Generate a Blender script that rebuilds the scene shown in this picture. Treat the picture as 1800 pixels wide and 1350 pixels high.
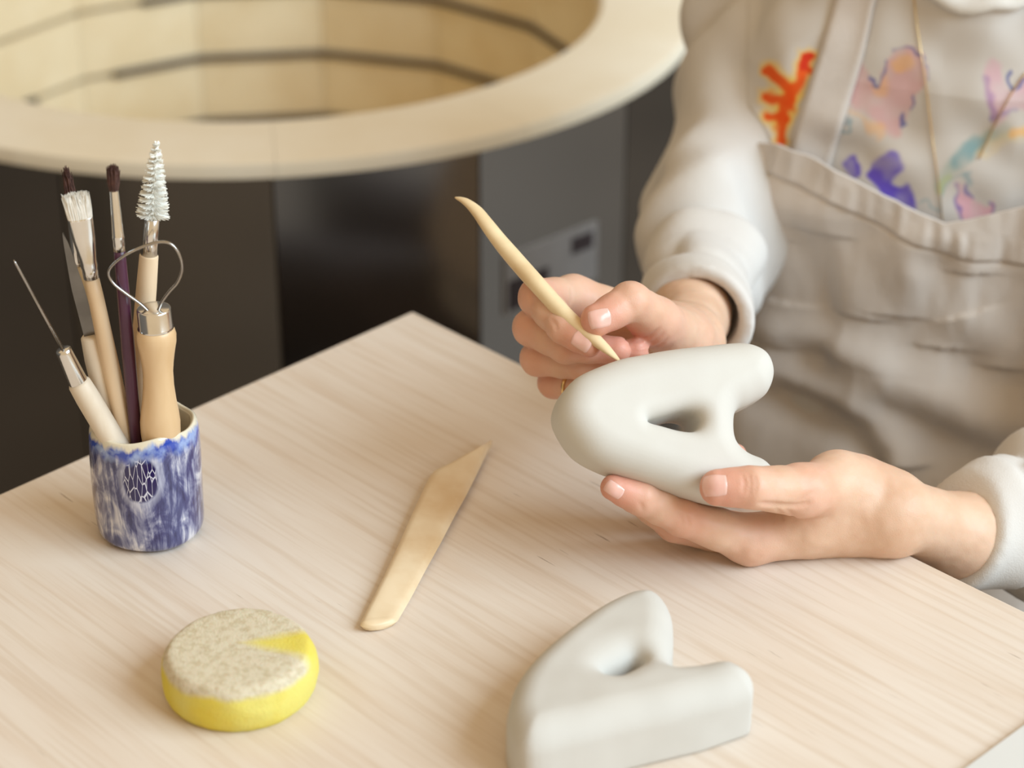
import bpy, math, random
import numpy as np
from mathutils import Vector, Matrix

random.seed(7); np.random.seed(7)
for o in list(bpy.data.objects): bpy.data.objects.remove(o)
SC = bpy.context.scene
COL = SC.collection

# ------------------------------------------------------------------ camera, world, light
TOP = 0.75                                   # height of the table top
FPX = 3900.0; TH = math.radians(28.0); CH = 0.6245
CAM = np.array([0.0, 0.0, TOP + CH])
cd = bpy.data.cameras.new('camera'); cam = bpy.data.objects.new('camera', cd); COL.objects.link(cam)
cam.location = CAM; cam.rotation_euler = (math.radians(90) - TH, 0, 0)
cd.sensor_width = 36; cd.lens = 36 * FPX / 1800; cd.clip_start = 0.02
cd.dof.use_dof = True; cd.dof.focus_distance = 1.135; cd.dof.aperture_fstop = 5.0
SC.camera = cam

w = bpy.data.worlds.new('world'); SC.world = w; w.use_nodes = True
w.node_tree.nodes['Background'].inputs[0].default_value = (1.0, 0.75, 0.46, 1)
w.node_tree.nodes['Background'].inputs[1].default_value = 0.74

def area(name, loc, target, sx, sy, power, col):
    l = bpy.data.lights.new(name, 'AREA'); l.shape = 'RECTANGLE'; l.size = sx; l.size_y = sy
    l.energy = power; l.color = col
    o = bpy.data.objects.new(name, l); COL.objects.link(o); o.location = loc
    o.rotation_euler = (Vector(target) - Vector(loc)).to_track_quat('-Z', 'Y').to_euler()
    return o
area('window_daylight', (3.8, -0.6, 3.5), (0.0, 0.95, 0.80), 4.2, 3.0, 345, (0.66, 0.85, 1.0))
SC.view_settings.view_transform = 'Standard'; SC.view_settings.look = 'None'
SC.view_settings.gamma = 1.0; SC.view_settings.use_curve_mapping = False
SC.view_settings.exposure = 0.06

# ------------------------------------------------------------------ pixel -> place
Fw = np.array([0, math.cos(TH), -math.sin(TH)]); Rt = np.array([1.0, 0, 0]); Dn = np.array([0, -math.sin(TH), -math.cos(TH)])
def ray(px, py): return Fw + Rt * ((px - 900) / FPX) + Dn * ((py - 675) / FPX)
def P(px, py, d): return CAM + ray(px, py) * d
def Pz(px, py, h):                       # on the level h above the table top
    r = ray(px, py); return CAM + r * ((TOP + h - CAM[2]) / r[2])
def Py(px, py, y):                       # on the upright plane at distance y
    r = ray(px, py); return CAM + r * (y / r[1])
def nrm(v): v = np.asarray(v, float); return v / np.linalg.norm(v)

# ------------------------------------------------------------------ object helpers
def tag(o, label=None, cat=None, group=None, kind=None):
    if label: o['label'] = label
    if cat: o['category'] = cat
    if group: o['group'] = group
    if kind: o['kind'] = kind
    return o
def empty(name, loc, label=None, cat=None, group=None, kind=None):
    o = bpy.data.objects.new(name, None); COL.objects.link(o); o.location = Vector(loc); o.empty_display_size = .02
    return tag(o, label, cat, group, kind)
def obj(name, v, f, m, parent=None, origin=(0, 0, 0), smooth=True):
    v = np.asarray(v, float) - np.asarray(origin, float)
    me = bpy.data.meshes.new(name)
    if isinstance(f, np.ndarray): f = f.tolist()
    me.from_pydata(v.tolist(), [], f); me.update()
    if smooth: me.polygons.foreach_set('use_smooth', [True] * len(me.polygons))
    if m: me.materials.append(m)
    o = bpy.data.objects.new(name, me); COL.objects.link(o)
    if parent: o.parent = parent
    else: o.location = Vector(origin)
    return o
def join(*parts):
    V = []; F = []; n = 0
    for v, f in parts:
        V.append(np.asarray(v, float)); F += [[i + n for i in q] for q in (f.tolist() if isinstance(f, np.ndarray) else f)]; n += len(v)
    return np.concatenate(V), F
def frame_for(t):
    t = nrm(t); a = np.array([0, 0, 1.0]) if abs(t[2]) < .9 else np.array([1.0, 0, 0])
    x = nrm(np.cross(a, t)); return x, np.cross(t, x)
def tube(pts, rad, n=20, cap=True, flat=None, xdir=None):
    """sweep along pts with radius rad; flat = per-point squash of the second axis"""
    pts = np.asarray(pts, float); m = len(pts); rad = np.broadcast_to(rad, (m,)); flat = np.ones(m) if flat is None else np.broadcast_to(flat, (m,))
    T = np.gradient(pts, axis=0); x = None; V = []
    for i in range(m):
        t = nrm(T[i])
        if x is None: x = frame_for(t)[0] if xdir is None else np.asarray(xdir, float)
        x = nrm(x - t * np.dot(x, t)); y = np.cross(t, x)
        a = np.linspace(0, 2 * np.pi, n, endpoint=False)
        V.append(pts[i] + rad[i] * (np.cos(a)[:, None] * x + flat[i] * np.sin(a)[:, None] * y))
    V = np.concatenate(V); F = []
    for i in range(m - 1):
        for j in range(n):
            k = (j + 1) % n; F.append([i * n + j, i * n + k, (i + 1) * n + k, (i + 1) * n + j])
    if cap: F.append(list(range(n))[::-1]); F.append([(m - 1) * n + j for j in range(n)])
    return V, F
def along(a, b, ts): a = np.asarray(a); b = np.asarray(b); return np.array([a + (b - a) * t for t in ts])
def box(c, x, y, z):
    """box from centre and three half-axes"""
    c, x, y, z = map(lambda q: np.asarray(q, float), (c, x, y, z)); V = []
    for k in (-1, 1):
        for j in (-1, 1):
            for i in (-1, 1): V.append(c + i * x + j * y + k * z)
    return np.array(V), [[0, 2, 3, 1], [4, 5, 7, 6], [0, 1, 5, 4], [2, 6, 7, 3], [0, 4, 6, 2], [1, 3, 7, 5]]
def bevel(o, w, s=3):
    b = o.modifiers.new('bevel', 'BEVEL'); b.width = w; b.segments = s; b.limit_method = 'ANGLE'
def catmull(p, n=8, closed=True):
    p = np.asarray(p, float); m = len(p); out = []
    for i in range(m if closed else m - 1):
        a, b, c, d = (p[(i - 1) % m], p[i], p[(i + 1) % m], p[(i + 2) % m]) if closed else (p[max(i - 1, 0)], p[i], p[i + 1], p[min(i + 2, m - 1)])
        for t in np.linspace(0, 1, n, endpoint=False):
            out.append(.5 * ((2 * b) + (c - a) * t + (2 * a - 5 * b + 4 * c - d) * t * t + (3 * b - a - 3 * c + d) * t ** 3))
    if not closed: out.append(p[-1])
    return np.array(out)

# ------------------------------------------------------------------ implicit surfaces
def smin(a, b, k):
    h = np.clip(.5 + .5 * (b - a) / k, 0, 1); return b + (a - b) * h - k * h * (1 - h)
def smax(a, b, k): return -smin(-a, -b, k)
def cone(p, a, b, ra, rb):
    a = np.asarray(a, np.float32); ba = (np.asarray(b) - a).astype(np.float32); q = p - a
    t = np.clip(q @ ba / (ba @ ba), 0, 1); return np.sqrt(((q - t[:, None] * ba) ** 2).sum(1)) - (ra + (rb - ra) * t)
def ball(p, c, r): return np.sqrt(((p - np.asarray(c, np.float32)) ** 2).sum(1)) - r
def ellip(p, c, A, r):
    """A: rows are unit axes, r: radii"""
    q = (p - np.asarray(c, np.float32)) @ np.asarray(A, np.float32).T; r = np.asarray(r, np.float32)
    return (np.sqrt(((q / r) ** 2).sum(1)) - 1) * r.min()
def vnoise(p, seed=0):
    i = np.floor(p).astype(np.int64); f = (p - i).astype(np.float32); u = f * f * (3 - 2 * f); r = 0
    for dx in (0, 1):
        for dy in (0, 1):
            for dz in (0, 1):
                h = ((i[:, 0] + dx) * 374761393 + (i[:, 1] + dy) * 668265263 + (i[:, 2] + dz) * 2147483647 + seed * 974711) & 0xffffffff
                h = ((h ^ (h >> 13)) * 1274126177) & 0xffffffff; h = h ^ (h >> 16)
                wgt = (u[:, 0] if dx else 1 - u[:, 0]) * (u[:, 1] if dy else 1 - u[:, 1]) * (u[:, 2] if dz else 1 - u[:, 2])
                r = r + wgt * ((h & 0xffff) / 65535.0)
    return (r * 2 - 1).astype(np.float32)
def nets(f, lo, hi, h, B=8, margin=0.0):
    lo = np.asarray(lo, float); hi = np.asarray(hi, float)
    nb = np.ceil((hi - lo) / h / B).astype(int) + 1; N = nb * B
    ib = np.stack(np.meshgrid(*[np.arange(k) for k in nb], indexing='ij'), -1).reshape(-1, 3)
    C = f((lo + h * (ib * B + (B - 1) / 2)).astype(np.float32))
    msk = np.abs(C) < h * B * .9 * 1.35 + margin
    V = np.repeat(np.repeat(np.repeat(C.reshape(nb), B, 0), B, 1), B, 2).astype(np.float32)
    off = np.stack(np.meshgrid(*[np.arange(B)] * 3, indexing='ij'), -1).reshape(-1, 3)
    act = ib[msk]
    for s in range(0, len(act), 600):
        idx = (act[s:s + 600, None, :] * B + off[None]).reshape(-1, 3)
        V[idx[:, 0], idx[:, 1], idx[:, 2]] = f((lo + h * idx).astype(np.float32))
    S = V < 0; c = np.zeros(tuple(N - 1), np.uint8); cor = [(i, j, k) for i in (0, 1) for j in (0, 1) for k in (0, 1)]
    for i, j, k in cor: c += S[i:N[0] - 1 + i, j:N[1] - 1 + j, k:N[2] - 1 + k]
    ci = np.stack(np.nonzero((c > 0) & (c < 8)), -1)
    acc = np.zeros((len(ci), 3)); cnt = np.zeros(len(ci))
    for a in cor:
        for ax in range(3):
            if a[ax]: continue
            b = list(a); b[ax] = 1
            va = V[ci[:, 0] + a[0], ci[:, 1] + a[1], ci[:, 2] + a[2]]; vb = V[ci[:, 0] + b[0], ci[:, 1] + b[1], ci[:, 2] + b[2]]
            x = (va < 0) != (vb < 0); t = np.where(x, va / np.where(va == vb, 1, va - vb), 0)
            pt = np.array(a, float)[None] + t[:, None] * (np.array(b) - np.array(a))[None]
            acc += pt * x[:, None]; cnt += x
    vert = lo + h * (ci + acc / cnt[:, None])
    ID = np.full(tuple(N), -1, np.int32); ID[ci[:, 0], ci[:, 1], ci[:, 2]] = np.arange(len(ci))
    F = []
    for ax in range(3):
        sl0 = [slice(None)] * 3; sl1 = [slice(None)] * 3; sl0[ax] = slice(0, -1); sl1[ax] = slice(1, None)
        e = np.stack(np.nonzero(S[tuple(sl0)] != S[tuple(sl1)]), -1)
        o1, o2 = (ax + 1) % 3, (ax + 2) % 3
        e = e[(e[:, o1] > 0) & (e[:, o2] > 0)]
        q = []
        for d1, d2 in ((-1, -1), (0, -1), (0, 0), (-1, 0)):
            g = e.copy(); g[:, o1] += d1; g[:, o2] += d2; q.append(ID[g[:, 0], g[:, 1], g[:, 2]])
        q = np.stack(q, -1); ins = S[e[:, 0], e[:, 1], e[:, 2]]
        q[~ins] = q[~ins][:, ::-1]; F.append(q[(q >= 0).all(1)])
    return vert, np.concatenate(F)
def grad(f, p, e=.0008):
    p = np.asarray(p, np.float32); g = np.stack([f(p + np.eye(3, dtype=np.float32)[i] * e) - f(p - np.eye(3, dtype=np.float32)[i] * e) for i in range(3)], -1)
    return g / np.maximum(np.linalg.norm(g, axis=1, keepdims=True), 1e-9)
def trace(f, o, d, n=60, k=.9, tmax=9):
    o = np.asarray(o, float); t = np.zeros(len(o))
    for _ in range(n): t = np.minimum(t + k * f((o + d * t[:, None]).astype(np.float32)), tmax)
    return o + d * t[:, None]
def poly_sd(q, poly):
    poly = np.asarray(poly, np.float32); a = poly; b = np.roll(poly, -1, 0); best = np.full(len(q), 1e9, np.float32); ins = np.zeros(len(q), bool)
    for i in range(len(a)):
        e = b[i] - a[i]; wv = q - a[i]; t = np.clip(wv @ e / max(e @ e, 1e-12), 0, 1)
        best = np.minimum(best, ((wv - t[:, None] * e) ** 2).sum(1))
        cr = (a[i][1] > q[:, 1]) != (b[i][1] > q[:, 1])
        if cr.any():
            xs = e[0] * (q[:, 1] - a[i][1]) / (e[1] if abs(e[1]) > 1e-12 else 1e-12) + a[i][0]; ins ^= cr & (q[:, 0] < xs)
    d = np.sqrt(best); return np.where(ins, -d, d)

# ------------------------------------------------------------------ materials
class NT:
    def __init__(s, name):
        s.m = bpy.data.materials.new(name); s.m.use_nodes = True; s.t = s.m.node_tree; s.b = s.t.nodes['Principled BSDF']
    def n(s, typ, **kw):
        x = s.t.nodes.new(typ)
        for k, v in kw.items():
            if k in x.inputs.keys() if isinstance(k, str) else False: x.inputs[k].default_value = v
            else: setattr(x, k, v)
        return x
    def l(s, a, b): s.t.links.new(a, b)
    def coord(s, kind='Object', scale=(1, 1, 1), rot=(0, 0, 0), loc=(0, 0, 0)):
        c = s.n('ShaderNodeTexCoord'); out = c.outputs[kind]
        for key, val, idle in (('Rotation', rot, (0, 0, 0)), ('Scale', scale, (1, 1, 1)), ('Location', loc, (0, 0, 0))):   # turn first, then stretch
            if tuple(val) == idle: continue
            mp = s.n('ShaderNodeMapping'); s.l(out, mp.inputs['Vector']); mp.inputs[key].default_value = val; out = mp.outputs['Vector']
        return out
    def noise(s, vec, scale, detail=4, rough=.5, dist=0.0):
        x = s.n('ShaderNodeTexNoise'); s.l(vec, x.inputs['Vector']); x.inputs['Scale'].default_value = scale; x.inputs['Detail'].default_value = detail
        x.inputs['Roughness'].default_value = rough; x.inputs['Distortion'].default_value = dist; return x.outputs['Fac']
    def ramp(s, fac, stops):
        x = s.n('ShaderNodeValToRGB'); s.l(fac, x.inputs['Fac']); e = x.color_ramp.elements
        while len(e) > 2: e.remove(e[-1])
        for i, (p, c) in enumerate(stops):
            el = e[i] if i < 2 else e.new(p)
            el.position = p; el.color = (*c, 1) if len(c) == 3 else c
        return x.outputs['Color']
    def mix(s, fac, a, b, blend='MIX'):
        x = s.n('ShaderNodeMix'); x.data_type = 'RGBA'; x.blend_type = blend
        for v, i in ((fac, 0), (a, 6), (b, 7)):
            if hasattr(v, 'links'): s.l(v, x.inputs[i])
            else: x.inputs[i].default_value = v if i == 0 else ((*v, 1) if len(v) == 3 else v)
        return x.outputs[2]
    def math(s, op, a, b=0.0):
        x = s.n('ShaderNodeMath'); x.operation = op
        for i, v in enumerate((a, b)):
            if hasattr(v, 'links'): s.l(v, x.inputs[i])
            else: x.inputs[i].default_value = v
        return x.outputs[0]
    def bump(s, h, strength, dist=.001):
        x = s.n('ShaderNodeBump'); s.l(h, x.inputs['Height']); x.inputs['Strength'].default_value = strength; x.inputs['Distance'].default_value = dist
        s.l(x.outputs['Normal'], s.b.inputs['Normal'])
    def col(s, c):
        if hasattr(c, 'links'): s.l(c, s.b.inputs['Base Color'])
        else: s.b.inputs['Base Color'].default_value = (*c, 1)
    def set(s, **kw):
        for k, v in kw.items(): s.b.inputs[k.replace('_', ' ')].default_value = v
        return s
def mat(name, c1, c2=None, scale=60, stretch=(1, 1, 1), rough=.5, metal=0.0, bump=0.0, bscale=400, bdist=.0005, sss=0.0, spec=.5, lohi=(.35, .65), rot=(0, 0, 0)):
    t = NT(name); t.set(Roughness=rough, Metallic=metal, Specular_IOR_Level=spec)
    if c2 is None: c2 = tuple(x * .9 for x in c1)
    v = t.coord(scale=stretch, rot=rot); t.col(t.ramp(t.noise(v, scale), [(lohi[0], c1), (lohi[1], c2)]))
    if bump: t.bump(t.noise(t.coord(), bscale, 3), bump, bdist)
    if sss: t.set(Subsurface_Weight=sss, Subsurface_Scale=.004); t.b.inputs['Subsurface Radius'].default_value = (1, .35, .2)
    return t.m

M = {}
GA = math.atan2(-0.3193, 0.2995)              # direction of the wood grain, along the table's right edge
def wood_table():
    t = NT('pale_plywood'); t.set(Roughness=.42, Specular_IOR_Level=.35)
    v = t.coord(rot=(0, 0, -GA)); vs = t.coord(scale=(.09, 1, 1), rot=(0, 0, -GA))
    g1 = t.noise(vs, 75, 5, .6, .6); g2 = t.noise(t.coord(scale=(.035, 1, 1), rot=(0, 0, -GA)), 240, 3, .5)
    base = t.ramp(g1, [(.28, (.725, .62, .525)), (.50, (.755, .67, .59)), (.72, (.78, .705, .63))])
    fine = t.ramp(g2, [(.34, (.86, .80, .73)), (.52, (1, 1, 1))])
    c = t.mix(.55, base, fine, 'MULTIPLY')
    big = t.ramp(t.noise(v, 5, 2), [(.35, (.95, .92, .88)), (.65, (1, 1, 1))]); c = t.mix(1.0, c, big, 'MULTIPLY')
    fl = t.noise(t.coord(scale=(.06, 1, 1), rot=(0, 0, -GA), loc=(3, 1, 0)), 520, 2, .5)
    lim = t.noise(v, 14, 1); k = t.math('MULTIPLY', t.ramp(fl, [(.70, (0, 0, 0)), (.76, (1, 1, 1))]), t.ramp(lim, [(.52, (0, 0, 0)), (.62, (1, 1, 1))]))
    c = t.mix(t.math('MULTIPLY', k, .75), c, (.25, .17, .11)); t.col(c); t.bump(g2, .06, .0004); return t.m
M['table'] = wood_table()
M['table_edge'] = mat('plywood_edge', (.60, .44, .30), (.42, .29, .19), 30, (1, 1, 40), .6)
M['clay'] = mat('raw_white_clay', (.625, .605, .56), (.60, .575, .53), 28, rough=.62, bump=.10, bscale=900, bdist=.0003, spec=.25)
M['clay2'] = mat('dry_white_clay', (.60, .58, .54), (.57, .55, .51), 25, rough=.7, bump=.12, bscale=700, bdist=.0003, spec=.2)
M['boxwood'] = mat('boxwood', (.80, .64, .40), (.70, .52, .30), 60, (1, 1, 1), .45, spec=.35)
M['spatula'] = mat('clay_smeared_wood', (.78, .63, .43), (.66, .47, .27), 34, (1, 1, 1), .42, spec=.4)
M['handle'] = mat('pale_beech', (.74, .58, .40), (.66, .48, .30), 70, (1, 1, .15), .5)
M['handle_white'] = mat('dusty_pale_wood', (.74, .65, .53), (.66, .55, .42), 120, (1, 1, .2), .6)
M['handle_loop'] = mat('varnished_beech', (.72, .52, .31), (.60, .39, .20), 45, (1, 1, .25), .32)
M['handle_ochre'] = mat('ochre_wood', (.50, .33, .16), (.40, .25, .11), 70, (1, 1, .2), .45)
M['purple'] = mat('plum_lacquer', (.075, .022, .05), (.05, .014, .035), 50, (1, 1, .2), .28)
M['silver'] = mat('polished_ferrule', (.80, .79, .77), (.72, .71, .69), 60, rough=.18, metal=1.0)
M['steelwire'] = mat('steel_wire', (.42, .40, .38), (.34, .32, .30), 60, rough=.26, metal=1.0)
M['blade'] = mat('dark_blade_steel', (.22, .215, .21), (.17, .165, .16), 60, rough=.3, metal=1.0)
M['brownhair'] = mat('brown_bristle', (.10, .04, .028), (.05, .02, .015), 300, rough=.7)
M['whitehair'] = mat('white_bristle', (.90, .87, .81), (.82, .79, .72), 300, rough=.75)
M['nylon'] = mat('white_nylon', (.94, .93, .87), (.90, .89, .83), 200, rough=.7, spec=.2)

def glaze():
    t = NT('blue_white_glaze'); t.set(Roughness=.14, Specular_IOR_Level=.6, Coat_Weight=.5, Coat_Roughness=.06)
    uv = t.coord('UV')                        # u: arc length, v: height, in metres
    wob = t.noise(uv, 60, 3)
    st = t.noise(t.coord('UV', scale=(1, .14, 1)), 260, 7, .68, .7)
    bl = t.noise(t.coord('UV', scale=(1, .6, 1)), 70, 3, .55, 1.2)
    m_ = t.math('ADD', t.math('MULTIPLY', st, .50), t.math('MULTIPLY', bl, .58))
    c = t.ramp(m_, [(.42, (.014, .014, .085)), (.50, (.055, .06, .18)), (.57, (.24, .25, .38)), (.655, (.66, .65, .70))])
    # dark crackled round spot on the front, where the glaze crawled
    sep = t.n('ShaderNodeSeparateXYZ'); t.l(uv, sep.inputs[0])
    du = t.math("SUBTRACT", sep.outputs[0], -.0035); dv = t.math('SUBTRACT', sep.outputs[1], .046)
    dv2 = t.math('MULTIPLY', dv, .72)
    dd = t.math('SQRT', t.math('ADD', t.math('MULTIPLY', du, du), t.math('MULTIPLY', dv2, dv2)))
    dd = t.math('ADD', dd, t.math('MULTIPLY', t.math('SUBTRACT', wob, .5), .004))
    inside = t.ramp(t.math('MULTIPLY', dd, 50), [(.42, (1, 1, 1)), (.47, (0, 0, 0))])
    vo = t.n('ShaderNodeTexVoronoi'); vo.feature = 'DISTANCE_TO_EDGE'; t.l(t.coord('UV', scale=(1, .24, 1)), vo.inputs['Vector']); vo.inputs['Scale'].default_value = 430
    cr = t.ramp(vo.outputs['Distance'], [(.02, (.60, .60, .70)), (.05, (.006, .004, .075))])
    c = t.mix(inside, c, cr)
    ring = t.ramp(t.math('MULTIPLY', dd, 50), [(.44, (0, 0, 0)), (.50, (1, 1, 1)), (.66, (0, 0, 0))])
    c = t.mix(t.math('MULTIPLY', ring, .45), c, (.62, .64, .76))
    # cobalt band and cream drips under the rim
    hn = t.math('ADD', sep.outputs[1], t.math('MULTIPLY', t.math('SUBTRACT', t.noise(t.coord('UV', scale=(1, .3, 1)), 190, 3), .5), .011))
    co = t.ramp(t.noise(uv, 120, 3), [(.42, (.02, .06, .40)), (.60, (.30, .40, .68))])
    c = t.mix(t.ramp(t.math('MULTIPLY', hn, 10), [(.545, (0, 0, 0)), (.60, (1, 1, 1))]), c, co)
    c = t.mix(t.ramp(t.math('MULTIPLY', hn, 10), [(.625, (0, 0, 0)), (.65, (1, 1, 1))]), c, (.72, .66, .52))
    t.col(c); t.bump(bl, .25, .0015); return t.m
M['glaze'] = glaze()
M['cream_glaze'] = mat('cream_glaze', (.70, .63, .48), (.60, .53, .39), 60, rough=.2)

def sponge_mat():
    t = NT('yellow_sponge'); t.set(Roughness=.85, Specular_IOR_Level=.15)
    v = t.coord(); sep = t.n('ShaderNodeSeparateXYZ'); t.l(v, sep.inputs[0])
    n1 = t.noise(v, 55, 4); yel = t.ramp(t.noise(v, 30), [(.4, (.72, .59, .09)), (.6, (.71, .63, .17))])
    dust = t.ramp(t.noise(v, 340, 3), [(.36, (.54, .46, .34)), (.54, (.65, .585, .47))])
    # clay dust covers the top but for a wedge on the right
    a = t.math('ADD', t.math('MULTIPLY', sep.outputs[0], 18), t.math('MULTIPLY', t.math('SUBTRACT', n1, .5), .35))
    wy = t.math('ABSOLUTE', t.math('SUBTRACT', sep.outputs[1], .0035))
    wedge = t.math('SUBTRACT', t.math('ADD', a, .10), t.math('MULTIPLY', wy, 42))
    wm = t.ramp(wedge, [(.0, (1, 1, 1)), (.30, (0, 0, 0))])
    topm = t.ramp(t.math('MULTIPLY', t.math('ADD', sep.outputs[2], t.math('MULTIPLY', t.math('SUBTRACT', n1, .5), .006)), 40), [(.74, (0, 0, 0)), (.86, (1, 1, 1))])
    t.col(t.mix(t.math('MULTIPLY', t.math('MULTIPLY', wm, topm), .92), yel, dust))
    vo = t.n('ShaderNodeTexVoronoi'); t.l(v, vo.inputs['Vector']); vo.inputs['Scale'].default_value = 900
    t.bump(vo.outputs['Distance'], .3, .0007); t.set(Subsurface_Weight=.15, Subsurface_Scale=.004); return t.m
M['sponge'] = sponge_mat()

def skin():
    t = NT('skin'); t.set(Roughness=.46, Specular_IOR_Level=.38, Subsurface_Weight=.32, Subsurface_Scale=.0055)
    t.b.inputs['Subsurface Radius'].default_value = (1, .38, .22)
    at = t.n('ShaderNodeAttribute'); at.attribute_name = 'flush'
    v = t.coord(); base = t.ramp(t.noise(v, 55, 4), [(.35, (.66, .43, .295)), (.65, (.71, .49, .355))])
    t.col(t.mix(at.outputs['Fac'], base, (.70, .285, .215)))
    vo = t.n('ShaderNodeTexVoronoi'); t.l(v, vo.inputs['Vector']); vo.inputs['Scale'].default_value = 1500
    h = t.math('ADD', t.math('MULTIPLY', vo.outputs['Distance'], .6), t.noise(v, 420, 3)); t.bump(h, .16, .0005); return t.m
M['skin'] = skin()
M['nail'] = mat('fingernail', (.80, .47, .40), (.84, .53, .46), 120, rough=.24, sss=.2, spec=.6)
M['gold'] = mat('gold', (.85, .62, .30), (.75, .52, .24), 60, rough=.2, metal=1.0)
def cloth(name, c1, c2, weave=1300, b=.25):
    t = NT(name); t.set(Roughness=.85, Specular_IOR_Level=.2, Sheen_Weight=.15)
    v = t.coord(); t.col(t.ramp(t.noise(v, 22, 4), [(.35, c1), (.65, c2)]))
    t.bump(t.math('ADD', t.noise(v, weave, 2), t.math('MULTIPLY', t.noise(v, 90, 4), 1.6)), b, .0009); return t.m
SH1, SH2 = (.665, .635, .60), (.635, .60, .565)
M['shirt'] = cloth('cream_cotton', SH1, SH2)
M['apron'] = cloth('beige_canvas', (.67, .61, .56), (.62, .56, .51), 1500, .4)
M['collar'] = cloth('white_rib', (.80, .78, .74), (.74, .72, .68))
def print_mat():
    t = NT('watercolour_print'); t.set(Roughness=.85, Specular_IOR_Level=.2)
    at = t.n('ShaderNodeVertexColor'); at.layer_name = 'print'; t.col(at.outputs['Color']); return t.m
M['print'] = print_mat()
M['trousers'] = cloth('mauve_denim', (.10, .085, .09), (.08, .068, .072))
M['brick'] = mat('insulating_firebrick', (.82, .71, .50), (.76, .63, .41), 18, rough=.9, bump=.2, bscale=300, bdist=.001, spec=.1)
M['brick_rim'] = mat('firebrick_rim', (.77, .70, .575), (.72, .63, .48), 9, rough=.9, bump=.25, bscale=350, bdist=.001, spec=.1)
M['mortar'] = mat('mortar', (.62, .54, .40), None, rough=.95)
M['element'] = mat('heating_element', (.055, .04, .032), (.09, .065, .05), 200, rough=.7)
M['jacket'] = mat('stainless_jacket', (.48, .445, .41), (.42, .39, .36), 3, (1, 1, .2), .13, 1.0)
M['plate'] = mat('grey_plate', (.26, .25, .25), None, rough=.4)
M['plate_dark'] = mat('dark_print', (.03, .02, .025), None, rough=.5)
M['floor'] = mat('dark_concrete', (.11, .098, .088), (.08, .072, .065), 4, rough=.55)
M['wall'] = mat('dim_plaster', (.20, .18, .16), (.17, .155, .14), 3, rough=.9)
M['white_board'] = mat('white_laminate', (.70, .71, .70), (.67, .68, .67), 8, rough=.35)
M['leg'] = mat('dark_steel', (.05, .05, .05), None, rough=.4, metal=.6)
M['black'] = mat('black_plastic', (.012, .012, .014), (.018, .018, .02), 20, rough=.45)

# ------------------------------------------------------------------ the setting
def flat_struct(name, pts, m):
    return tag(obj(name, pts, [list(range(len(pts)))], m, smooth=False), kind='structure')
flat_struct('floor', [(-3, -2, 0), (3, -2, 0), (3, 4, 0), (-3, 4, 0)], M['floor'])
flat_struct('wall_back', [(-3, 4, 0), (3, 4, 0), (3, 4, 2.8), (-3, 4, 2.8)], M['wall'])
flat_struct('wall_left', [(-3, -2, 0), (-3, 4, 0), (-3, 4, 2.8), (-3, -2, 2.8)], M['wall'])

# ------------------------------------------------------------------ kiln
KC = np.array([-0.225, 1.91, TOP]); KR, KI = .389, .303
kiln = empty('kiln', (KC[0], KC[1], 0), 'round open-topped kiln with cream firebrick rim and polished steel jacket behind the table', 'kiln')
KO = (KC[0], KC[1], 0)
def arc_block(a0, a1, ri, ro, z0, z1, n=8, rc=.006):
    """curved block with a softened outer top edge"""
    prof = [(ri, z0), (ri, z1 - .003), (ri + .003, z1), (ro - rc, z1), (ro - rc * .3, z1 - rc * .3), (ro, z1 - rc), (ro, z0)]
    V = []; F = []; k = len(prof)
    for a in np.linspace(a0, a1, n + 1):
        for r, z in prof: V.append((KC[0] + r * math.cos(a), KC[1] + r * math.sin(a), KC[2] + z))
    for i in range(n):
        for j in range(k): F.append([i * k + j, (i + 1) * k + j, (i + 1) * k + (j + 1) % k, i * k + (j + 1) % k][::-1])
    F.append(list(range(k))[::-1]); F.append([n * k + j for j in range(k)])
    return np.array(V), [q[::-1] for q in F]
NR = 12
for i in range(NR):
    a0 = 2 * math.pi * i / NR + .13; o = obj('rim_brick', *arc_block(a0 + .0004, a0 + 2 * math.pi / NR - .0004, KI, KR, -.013, 0), M['brick_rim'], kiln, KO)
    b = o.modifiers.new('edge', 'EDGE_SPLIT'); b.split_angle = math.radians(40)
NF = 15; A0 = math.radians(-83)
def kpt(a, r, z): return (KC[0] + r * math.cos(a), KC[1] + r * math.sin(a), KC[2] + z)
rc = KI + .004
for i in range(NF):                                     # inner wall: one firebrick per facet and course
    a, b = A0 + 2 * math.pi * i / NF, A0 + 2 * math.pi * (i + 1) / NF
    a += .0012; b -= .0012
    for z0, z1 in ((-.088, -.013), (-.158, -.094), (-.228, -.164), (-.32, -.234)):
        V = [kpt(a, rc, z0), kpt(b, rc, z0), kpt(b, rc, z1), kpt(a, rc, z1), kpt(a, rc + .06, z0), kpt(b, rc + .06, z0), kpt(b, rc + .06, z1), kpt(a, rc + .06, z1)]
        obj('wall_brick', V, [[1, 0, 3, 2], [0, 1, 5, 4], [2, 3, 7, 6], [4, 5, 6, 7], [0, 4, 7, 3], [1, 2, 6, 5]], M['brick'], kiln, KO, smooth=False)
V, F = [], []
for i in range(NF):                                     # mortar backing and kiln floor
    a, b = A0 + 2 * math.pi * i / NF, A0 + 2 * math.pi * (i + 1) / NF
    n = len(V); V += [kpt(a, rc + .012, -.33), kpt(b, rc + .012, -.33), kpt(b, rc + .012, -.03), kpt(a, rc + .012, -.03)]; F.append([n + 1, n, n + 3, n + 2])
obj('lining', V, F, M['mortar'], kiln, KO, smooth=False)
obj('hearth', [kpt(2 * math.pi * i / 24, rc + .012, -.32) for i in range(24)], [list(range(24))], M['brick'], kiln, KO, smooth=False)
def facet_r(a, r):
    st = 2 * math.pi / NF; k = ((a - A0) % st) - st / 2; return r * math.cos(st / 2) / math.cos(k)
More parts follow.
